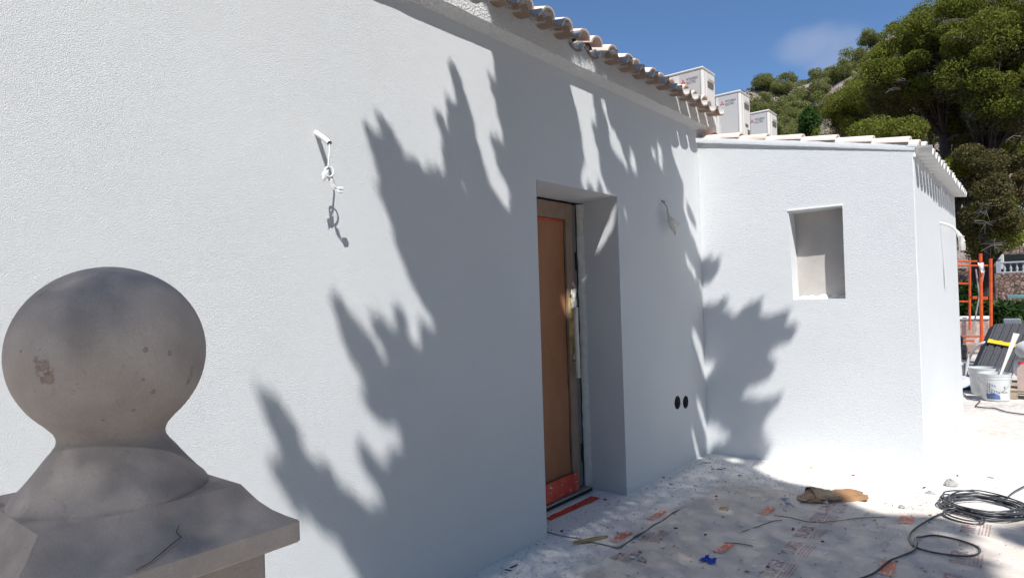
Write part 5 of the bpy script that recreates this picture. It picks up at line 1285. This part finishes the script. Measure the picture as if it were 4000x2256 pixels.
near_pine('tall near pine filling the top right corner of the picture', [(1800, 60), (2000, 0), (2300, -120), (2650, -150), (2650, 900), (2300, 960), (2050, 860), (1900, 600), (1830, 350)], 39, 120, 2, gpos(3845, 39), [MAT['pine'], MAT['pine_brown']], dead=26, shaft=[at(3843, 900, 39), at(3848, 660, 39), at(3880, 430, 39)])
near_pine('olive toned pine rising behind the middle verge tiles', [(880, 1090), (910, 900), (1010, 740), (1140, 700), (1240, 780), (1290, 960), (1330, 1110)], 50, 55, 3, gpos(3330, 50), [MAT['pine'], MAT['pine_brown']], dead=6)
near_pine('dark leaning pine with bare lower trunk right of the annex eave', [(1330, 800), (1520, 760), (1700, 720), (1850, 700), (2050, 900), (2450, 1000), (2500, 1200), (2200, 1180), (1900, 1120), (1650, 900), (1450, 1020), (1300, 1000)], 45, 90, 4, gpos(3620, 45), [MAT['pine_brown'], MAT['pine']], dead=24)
near_pine('low pine foliage hanging beside the far annex corner above the scaffold', [(1960, 1250), (2100, 1200), (2300, 1350), (2491, 1250), (2560, 1500), (2400, 1850), (2200, 2000), (2040, 1900), (1960, 1600)], 35, 40, 5, gpos(3790, 35), [MAT['pine_brown'], MAT['pine']], dead=14, rad=.62)
near_pine('young bright pine low behind the last verge tiles', [(1090, 1090), (1200, 1030), (1330, 1040), (1560, 1010), (1640, 1090)], 34, 16, 6, gpos(3420, 34), [MAT['pine']], dead=2, rad=.6)
near_pine('bright green pine sapling between the two near trunks', [(1900, 1290), (2000, 1230), (2120, 1250), (2130, 1350), (2000, 1400)], 37, 12, 7, gpos(3780, 37), [MAT['pine']], dead=0, rad=.6)
# dark broadleaf shrub behind the tiles
def shrub(label, px, py, Y, hw, hh, mat, n_, size, seed, cat='shrub', grp=None):
    r_ = np.random.default_rng(seed); c_ = at(px, py, Y); dep = float((c_-CC)@_f); rx = hw*dep/FPX; rz = hh*dep/FPX; b0 = np.array((c_[0], Y, min(terr(c_[0], Y), c_[2]-rz)))
    e = empty('shrub', tuple(b0)); tag(e, label, cat, grp)
    d = r_.normal(size=(n_, 3)); d /= np.linalg.norm(d, axis=1, keepdims=True); rad_ = r_.random((n_, 1))**.4
    P_ = (c_-b0)+d*rad_*np.array((rx, rx, rz))*(.8+.35*r_.random((n_, 1))); V, F = tufts(P_, d+np.array((0, 0, .2)), size, .9, r_, .30); link('foliage', mesh_np('foliage', V, F), mat, e)
    m = MB()
    for k in range(5): m.tube([(0, 0, -.2), tuple((c_-b0)*.5+np.array((rx*.3*math.cos(k*1.3), rx*.3*math.sin(k*1.3), 0))), tuple((c_-b0)+np.array((rx*.5*math.cos(k*1.3), rx*.5*math.sin(k*1.3), rz*.4)))], [.06, .04, .01], 5)
    m.build('stems', MAT['bark'], e); return e
shrub('dark green leafy shrub standing against the pines above the tiles', c2(750), d2(1000), 58, 38, 62, MAT['broad'], 2600, .30, 5)
for i, (px, py, hw, hh, lab) in enumerate([(3770, 1190, 45, 85, 'long-leaved hedge bush seen between the scaffold bars'), (3850, 1235, 45, 60, 'long-leaved hedge bush right of the scaffold posts'), (3925, 1240, 45, 55, 'long-leaved hedge bush above the dark panels'), (3995, 1245, 45, 55, 'long-leaved hedge bush under the teal beam at the right edge')]):
    shrub(lab, px, py, 20.5+.4*(i % 2), hw, hh, MAT['hedge'], 1700, .24, 60+i, 'hedge bush', 'hedge behind the site')

# ------------------------------------------------------------------ tree beside the camera whose crown shades wall and floor
SH_ADD = [
[(-1.22,3.064),(-1.188,3.06),(-1.155,3.042),(-1.135,3.026),(-1.11,3.024),(-1.089,3.032),(-1.074,3.037),(-1.061,2.976),(-1.044,2.971),(-1.026,2.98),(-1.004,2.987),(-0.978,2.985),(-0.947,2.979),(-0.916,2.978),(-0.883,2.976),(-0.843,2.962),(-0.811,2.972),(-0.778,2.992),(-0.748,3.018),(-0.705,3.042),(-0.715,2.957),(-0.722,2.931),(-0.704,2.907),(-0.671,2.89),(-0.657,2.855),(-0.682,2.821),(-0.707,2.809),(-0.726,2.855),(-0.75,2.869),(-0.763,2.82),(-0.772,2.798),(-0.74,2.786),(-0.727,2.794),(-0.712,2.749),(-0.713,2.715),(-0.738,2.677),(-0.758,2.654),(-0.775,2.648),(-0.746,2.629),(-0.719,2.625),(-0.688,2.627),(-0.656,2.633),(-0.623,2.64),(-0.59,2.647),(-0.599,2.626),(-0.629,2.606),(-0.661,2.591),(-0.689,2.582),(-0.71,2.556),(-0.733,2.534),(-0.763,2.52),(-0.793,2.507),(-0.789,2.478),(-0.764,2.453),(-0.731,2.437),(-0.702,2.433),(-0.679,2.437),(-0.649,2.424),(-0.618,2.429),(-0.597,2.444),(-0.578,2.434),(-0.554,2.383),(-0.53,2.386),(-0.511,2.414),(-0.493,2.433),(-0.472,2.44),(-0.475,2.493),(-0.461,2.558),(-0.447,2.57),(-0.421,2.528),(-0.39,2.487),(-0.415,2.462),(-0.415,2.422),(-0.393,2.386),(-0.373,2.342),(-0.397,2.318),(-0.423,2.307),(-0.445,2.293),(-0.441,2.257),(-0.414,2.244),(-0.38,2.219),(-0.361,2.236),(-0.352,2.244),(-0.325,2.264),(-0.294,2.258),(-0.278,2.241),(-0.296,2.228),(-0.31,2.215),(-0.292,2.187),(-0.309,2.161),(-0.329,2.129),(-0.351,2.095),(-0.377,2.077),(-0.399,2.087),(-0.416,2.092),(-0.424,2.07),(-0.412,2.029),(-0.414,2.014),(-0.44,2.01),(-0.456,1.992),(-0.475,1.994),(-0.491,2.021),(-0.518,2.026),(-0.523,1.998),(-0.539,1.993),(-0.542,1.999),(-0.567,2.002),(-0.586,1.985),(-0.609,1.958),(-0.624,1.936),(-0.591,1.92),(-0.558,1.895),(-0.53,1.898),(-0.505,1.891),(-0.486,1.909),(-0.472,1.917),(-0.468,1.881),(-0.467,1.867),(-0.443,1.842),(-0.419,1.805),(-0.404,1.813),(-0.393,1.838),(-0.371,1.838),(-0.345,1.826),(-0.328,1.823),(-0.312,1.835),(-0.303,1.858),(-0.34,1.878),(-0.32,1.892),(-0.293,1.9),(-0.268,1.892),(-0.254,1.907),(-0.242,1.92),(-0.253,1.942),(-0.243,1.95),(-0.221,1.953),(-0.19,1.953),(-0.158,1.959),(-0.132,1.956),(0,2.02),(0,5),(0,5.75),(-0.056,5.91),(-0.351,6.236),(-0.406,6.289),(-0.56,6.404),(-0.713,6.543),(-0.899,6.694),(-0.933,6.739),(-0.998,6.68),(-1.061,6.623),(-1.142,6.59),(-1.206,6.623),(-1.272,6.701),(-1.331,6.677),(-1.376,6.623),(-1.422,6.617),(-1.483,6.64),(-1.62,6.7),(-1.62,4.2),(-1.512,4.304),(-1.49,4.296),(-1.458,4.278),(-1.428,4.24),(-1.42,4.211),(-1.461,4.196),(-1.484,4.177),(-1.454,4.175),(-1.414,4.19),(-1.378,4.182),(-1.333,4.165),(-1.289,4.164),(-1.263,4.174),(-1.234,4.144),(-1.245,4.119),(-1.264,4.08),(-1.263,4.015),(-1.233,4.019),(-1.192,4.006),(-1.159,3.987),(-1.139,4.025),(-1.108,4.046),(-1.075,4.026),(-1.037,3.973),(-1.051,3.921),(-1.083,3.909),(-1.107,3.871),(-1.143,3.872),(-1.173,3.868),(-1.213,3.882),(-1.244,3.893),(-1.274,3.897),(-1.313,3.91),(-1.354,3.913),(-1.391,3.911),(-1.422,3.905),(-1.448,3.888),(-1.41,3.838),(-1.374,3.832),(-1.336,3.819),(-1.306,3.794),(-1.331,3.763),(-1.334,3.718),(-1.304,3.694),(-1.263,3.683),(-1.239,3.689),(-1.265,3.66),(-1.282,3.63),(-1.29,3.592),(-1.275,3.583),(-1.254,3.591),(-1.223,3.601),(-1.189,3.572),(-1.149,3.532),(-1.122,3.51),(-1.134,3.481),(-1.123,3.447),(-1.124,3.403),(-1.115,3.376),(-1.128,3.339),(-1.141,3.309),(-1.143,3.279),(-1.16,3.254),(-1.178,3.24),(-1.199,3.226),(-1.22,3.211),(-1.228,3.191),(-1.25,3.159),(-1.218,3.151),(-1.18,3.133),(-1.18,3.094),(-1.201,3.081)],
[(-1.203,6.686),(-1.162,6.765),(-1.099,6.791),(-1.076,6.782),(-1.108,6.691),(-1.151,6.644)],
[(-0.926,6.741),(-0.782,6.734),(-0.728,6.713),(-0.721,6.664),(-0.75,6.634),(-0.82,6.635)],
[(-0.717,6.54),(-0.631,6.532),(-0.54,6.558),(-0.509,6.569),(-0.505,6.523),(-0.424,6.492),(-0.359,6.492),(-0.3,6.529),(-0.192,6.562),(-0.178,6.513),(-0.122,6.476),(-0.052,6.483),(0.031,6.49),(0.094,6.53),(0.09,6.476),(0.09,6.446),(0.178,6.447),(0.232,6.436),(0.235,6.389),(0.17,6.366),(0.103,6.343),(0.08,6.32),(0.147,6.299),(0.206,6.262),(0.199,6.217),(0.147,6.192),(0.047,6.182),(0.016,6.165),(0.1,6.129),(0.258,6.127),(0.371,6.173),(0.39,6.116),(0.347,6.068),(0.333,6.037),(0.4,5.993),(0.473,5.95),(0.54,5.876),(0.32,5.877),(0.297,5.916),(0.191,5.942),(0.059,5.975),(-0.043,5.994),(-0.147,6.022),(-0.336,6.202),(-0.334,6.235),(-0.316,6.267),(-0.414,6.289),(-0.558,6.399)],
[(-0.014,5.888),(0.011,5.923),(0.043,5.941),(0.058,5.893),(0.026,5.874)],
[(0,1.7),(0,5.75),(-0.013,5.895),(0.133,5.938),(0.354,5.916),(0.537,5.856),(0.542,5.583),(0.696,5.417),(0.823,5.322),(0.974,5.286),(1.09,5.265),(1.147,5.216),(1.35,4.994),(1.467,4.912),(1.532,4.861),(1.599,4.856),(1.677,4.894),(1.753,4.923),(1.841,4.964),(1.911,4.988),(1.938,4.965),(2.059,4.857),(2.093,4.848),(2.113,4.718),(2.131,4.632),(2.058,4.621),(2.152,4.463),(2.231,4.495),(2.159,4.338),(2.27,4.313),(2.189,4.178),(2.244,4.137),(2.4,3.2),(2.2,1.6),(1.5,.35),(.25,.25),(.1,1.2)],
[(2.138,4.954),(2.162,4.859),(2.19,4.731),(2.241,4.703),(2.285,4.64),(2.341,4.629),(2.508,4.708),(2.636,5.175),(2.461,5.328),(2.311,5.103),(2.214,4.978)]]  # last outline: leaves added to cast the shadow of another unseen object
SH_SUB = [
[(-1.12,4.74),(-1.125,4.905),(-1.065,4.885),(-1.05,4.80),(-1.02,4.74),(-1.06,4.73)],
[(-1.159,3.615),(-1.144,3.63),(-1.107,3.636),(-1.059,3.627),(-1.029,3.629),(-1.032,3.599),(-1.071,3.607),(-1.122,3.614)],
[(-1.021,3.543),(-1,3.567),(-0.957,3.568),(-0.956,3.535),(-0.986,3.527)],
[(-1.01,3.204),(-0.995,3.228),(-0.963,3.229),(-0.958,3.201),(-0.986,3.196)],
[(-1.273,4.354),(-1.257,4.377),(-1.199,4.367),(-1.155,4.355),(-1.167,4.326),(-1.221,4.341)],
[(-1.504,4.505),(-1.507,4.547),(-1.466,4.536),(-1.428,4.481),(-1.47,4.493)],
[(-0.604,2.464),(-0.597,2.481),(-0.579,2.486),(-0.572,2.465),(-0.581,2.455)],
[(-0.378,2.48),(-0.364,2.482),(-0.325,2.474),(-0.335,2.468)],
[(-1.531,5.083),(-1.549,5.443),(-1.412,5.357),(-1.416,5.294),(-1.356,5.27),(-1.309,5.277),(-1.257,5.243),(-1.217,5.23),(-1.145,5.306),(-1.148,5.207),(-1.203,5.177),(-1.18,5.117),(-1.152,5.103),(-1.153,5.046),(-1.185,5.033),(-1.154,4.964),(-1.152,4.912),(-1.188,4.917),(-1.231,4.998),(-1.282,5.052),(-1.35,5.087),(-1.418,5.122),(-1.466,5.101)],
[(-1.247,4.89),(-1.222,4.935),(-1.189,4.936),(-1.2,4.895),(-1.222,4.874)],
[(-1.409,4.982),(-1.389,5.004),(-1.346,4.985),(-1.358,4.963)],
[(-1.523,5.513),(-1.517,5.596),(-1.44,5.555),(-1.412,5.578),(-1.413,5.641),(-1.373,5.653),(-1.329,5.682),(-1.275,5.658),(-1.297,5.605),(-1.322,5.525),(-1.349,5.48),(-1.408,5.532),(-1.462,5.528)],
[(-1.359,5.804),(-1.352,5.854),(-1.287,5.83),(-1.251,5.781),(-1.286,5.749),(-1.324,5.755)],
[(-1.408,6.215),(-1.401,6.271),(-1.343,6.248),(-1.339,6.192),(-1.371,6.176)],
[(-1.441,6.353),(-1.417,6.407),(-1.371,6.396),(-1.314,6.321),(-1.345,6.276)],
[(-1.134,5.4),(-1.095,5.467),(-1.073,5.455),(-1.092,5.387)],
[(-1.153,5.676),(-1.106,5.719),(-1.082,5.69),(-1.12,5.664)],
[(-0.967,6.377),(-0.937,6.438),(-0.889,6.502),(-0.814,6.601),(-0.713,6.543),(-0.797,6.562),(-0.856,6.466),(-0.904,6.383)],
[(-0.626,6.176),(-0.582,6.245),(-0.512,6.289),(-0.406,6.289),(-0.351,6.236),(-0.385,6.19),(-0.492,6.146),(-0.569,6.132)],
[(-0.638,6.055),(-0.604,6.093),(-0.537,6.078),(-0.58,6.041)],
[(-0.315,5.912),(-0.231,5.979),(-0.122,5.983),(-0.037,5.911),(-0.129,5.908),(-0.23,5.878)],
[(-0.172,5.64),(-0.114,5.692),(0.001,5.684),(0.02,5.724),(0.007,5.618),(-0.086,5.623)],
[(-0.012,6.304),(0.057,6.297),(0.095,6.275),(0.072,6.252),(0.018,6.266)],
[(-1.147,5.38),(-1.068,5.27),(-1.11,5.212),(-1.153,5.178),(-1.154,5.243),(-1.15,5.302)],
[(0.234,5.763),(0.272,5.82),(0.341,5.723),(0.286,5.656)],
[(1.913,4.622),(1.954,4.65),(2.008,4.622),(1.974,4.574)],
[(2.08,4.391),(2.117,4.461),(2.144,4.435),(2.14,4.367),(2.101,4.341)]]

gx = np.arange(-1.9, 4.7, .012); gy = np.arange(-2.6, 9.2, .012); GX, GY = np.meshgrid(gx, gy)
def inside(poly, X, Y):
    c = np.zeros(X.shape, bool); j = len(poly)-1
    for i in range(len(poly)):
        xi, yi = poly[i]; xj, yj = poly[j]
        if yi != yj: c ^= ((yi > Y) != (yj > Y)) & (X < (xj-xi)*(Y-yi)/(yj-yi)+xi)
        j = i
    return c
MASK = np.zeros(GX.shape, bool)
for p in SH_ADD: MASK |= inside(p, GX, GY)
for p in SH_SUB: MASK &= ~inside(p, GX, GY)
def look(X, Y):
    i = np.clip(((X-gx[0])/.012).astype(int), 0, len(gx)-1); j = np.clip(((Y-gy[0])/.012).astype(int), 0, len(gy)-1); return MASK[j, i], j, i
r_ = np.random.default_rng(3)
e1 = np.cross(SUNN, [0, 0, 1.]); e1 /= np.linalg.norm(e1); e2 = np.cross(e1, SUNN)
LEAF = np.array([(-.5, 0), (-.15, .30), (.15, .24), (.55, 0), (.15, -.24), (-.15, -.30)])
def leaves(cx, cy, size, strict):
    n_ = len(cx); tz = np.clip((cx-.02)/.35, 0, 1); tz = tz*tz*(3-2*tz)*(cy < 5.9); Zh = 5.6+4.2*tz+(.9+.6*tz)*(np.array([vnoise(a*1.1, b_*1.1, 8) for a, b_ in zip(cx, cy)])-.5)+.5*r_.normal(size=n_).clip(-1.6, 1.6)
    ctr = np.stack([cx, cy, np.zeros(n_)], 1)+SUN[None]*(Zh/SUN[2])[:, None]
    an = 2*np.pi*r_.random(n_); s = size*(.7+.6*r_.random(n_)); ti = r_.normal(size=(n_, 2))*.45
    A = e1[None]*np.cos(an)[:, None]+e2[None]*np.sin(an)[:, None]+SUNN[None]*ti[:, :1]; B_ = -e1[None]*np.sin(an)[:, None]+e2[None]*np.cos(an)[:, None]+SUNN[None]*ti[:, 1:]
    V = ctr[:, None]+s[:, None, None]*(LEAF[None, :, :1]*A[:, None]+LEAF[None, :, 1:]*B_[:, None])
    g_ = V-SUN*(V[..., 2:]/SUN[2]); ok, _, _ = look(g_[..., 0], g_[..., 1]); okc = ok.sum(1) >= strict
    return V[okc], g_[okc]
jj, ii = np.nonzero(MASK)
ALLV = []; COV = np.zeros(MASK.shape, bool)
def cover(g_):
    for a in np.linspace(0, 1, 7):
        for b_ in np.linspace(0, 1, 3):
            for (p, q) in ((1, 5), (2, 4)):
                for (r0, r1) in ((0, 3),):
                    P_ = g_[:, p]*(1-b_)+g_[:, q]*b_; T_ = P_*(1-.0)+0; Q_ = T_*.6+ (g_[:, r0]*(1-a)+g_[:, r1]*a)*.4
                    _, j_, i_ = look(Q_[:, 0], Q_[:, 1]); COV[j_, i_] = True
for (num, size, strict) in ((34000, .115, 6), (30000, .07, 6)):
    k = r_.integers(0, len(jj), num); cx, cy = gx[ii[k]]+.012*r_.random(num), gy[jj[k]]+.012*r_.random(num); V, g_ = leaves(cx, cy, size, strict); ALLV.append(V); cover(g_)
for rnd in range(2):
    ju, iu = np.nonzero(MASK & ~COV)
    if len(ju) > 10:
        k = r_.permutation(len(ju))[:14000]; V, g_ = leaves(gx[iu[k]]+.006, gy[ju[k]]+.006, .042, 4); ALLV.append(V); cover(g_)
V = np.concatenate(ALLV); gc = V.mean(1); gc = gc-SUN*(gc[:, 2:]/SUN[2]); V = V[(gc[:, 0] <= .05) | (gc[:, 1] > 5.89)]
# high, fine-leaved top of the crown: lets a little sun filter through to floor and pillar
gz = np.nonzero(MASK & (GX > .03)); la = .05**2*.55*.96
pill = (gx[gz[1]] < 1.6) & (gy[gz[0]] < 1.75)
LS = .040; sp_ = math.sqrt(LS**2*.55*.96/SUNN[2]); VG = []
for layer in range(4):
    ggx, ggy = np.meshgrid(np.arange(0, 2.6, sp_), np.arange(.1, 6.1, sp_)); ggx = ggx.ravel()+sp_*(r_.random(ggx.size)-.5)*.9+layer*.013; ggy = ggy.ravel()+sp_*(r_.random(ggy.size)-.5)*.9
    okm, _, _ = look(ggx, ggy); okm &= (ggx > .03) & (ggy < 5.9)
    inp = (ggx < 1.6) & (ggy < 1.75); keep_ = okm & (r_.random(ggx.size) < np.where(inp, (1, 1, .45, 0)[layer], (1, 1, 1, .35)[layer]))
    v_, _ = leaves(ggx[keep_], ggy[keep_], LS, 5); VG.append(v_)
Vg = np.concatenate(VG)
V = np.concatenate([V, Vg]).reshape(-1, 3); F = np.arange(len(V)).reshape(-1, 6)
tb = np.array((5.9, -2.2, 0.0)); tr_ = empty('shade_tree', tuple(tb)); tag(tr_, 'tall broadleaf tree beside the camera, shading the white wall and floor', 'tree')
link('crown', mesh_np('crown', V-tb, F), MAT['broad'], tr_)
m = MB(); m.tube(crom([(0, 0, -.2), (-.05, .05, 1.5), (.05, .1, 3.2), (-.1, .2, 4.8), (-.2, .4, 7.0)], 5), list(np.linspace(.22, .10, 21)), 10); m.build('trunk', MAT['bark'], tr_, smooth=True)
m = MB()
for (qx, qy) in ((1.2, 3.2), (.9, 4.4), (2.0, 2.4), (.4, 2.6), (1.5, 1.6), (.6, 3.6), (1.8, 4.2)):
    c_ = np.array((qx, qy, 0))+SUN*((6.2 if qx < .3 else 9.4)/SUN[2])-tb; s_ = np.array((-.1, .2, 4.6+.05*qy)); m.tube(crom([s_, s_*.5+c_*.5+np.array((0, 0, -.25)), c_], 5), list(np.linspace(.07, .012, 11)), 6)
m.build('limbs', MAT['bark'], tr_, smooth=True)

# ------------------------------------------------------------------ unseen pines added to block sky light, to the right and behind
rr = random.Random(31)
for i in range(19):
    if i < 11: x, y = 9.2+rr.uniform(-.6, 1.6), -9.5+2.7*i+rr.uniform(-.6, .6)
    else: x, y = 8.5-2.4*(i-11)+rr.uniform(-.5, .5), -13.0+rr.uniform(-1, 1)
    s_ = rr.uniform(2.6, 3.2); z0 = 5.0+rr.uniform(-.4, .6)
    e = empty('pine_tree', (x, y, z0)); tag(e, 'unseen pine added beside the terrace to block sky light', 'pine', 'unseen pines added to block sky light'); me_c, me_t = VAR[i % 4]; a = rr.uniform(0, 6.28)
    o = link('crown', me_c, None, e); o.scale = (s_, s_, s_*1.3); o.rotation_euler.z = a
    o = link('trunk', me_t, None, e); o.scale = (s_*.8, s_*.8, s_*1.2); o.rotation_euler.z = a
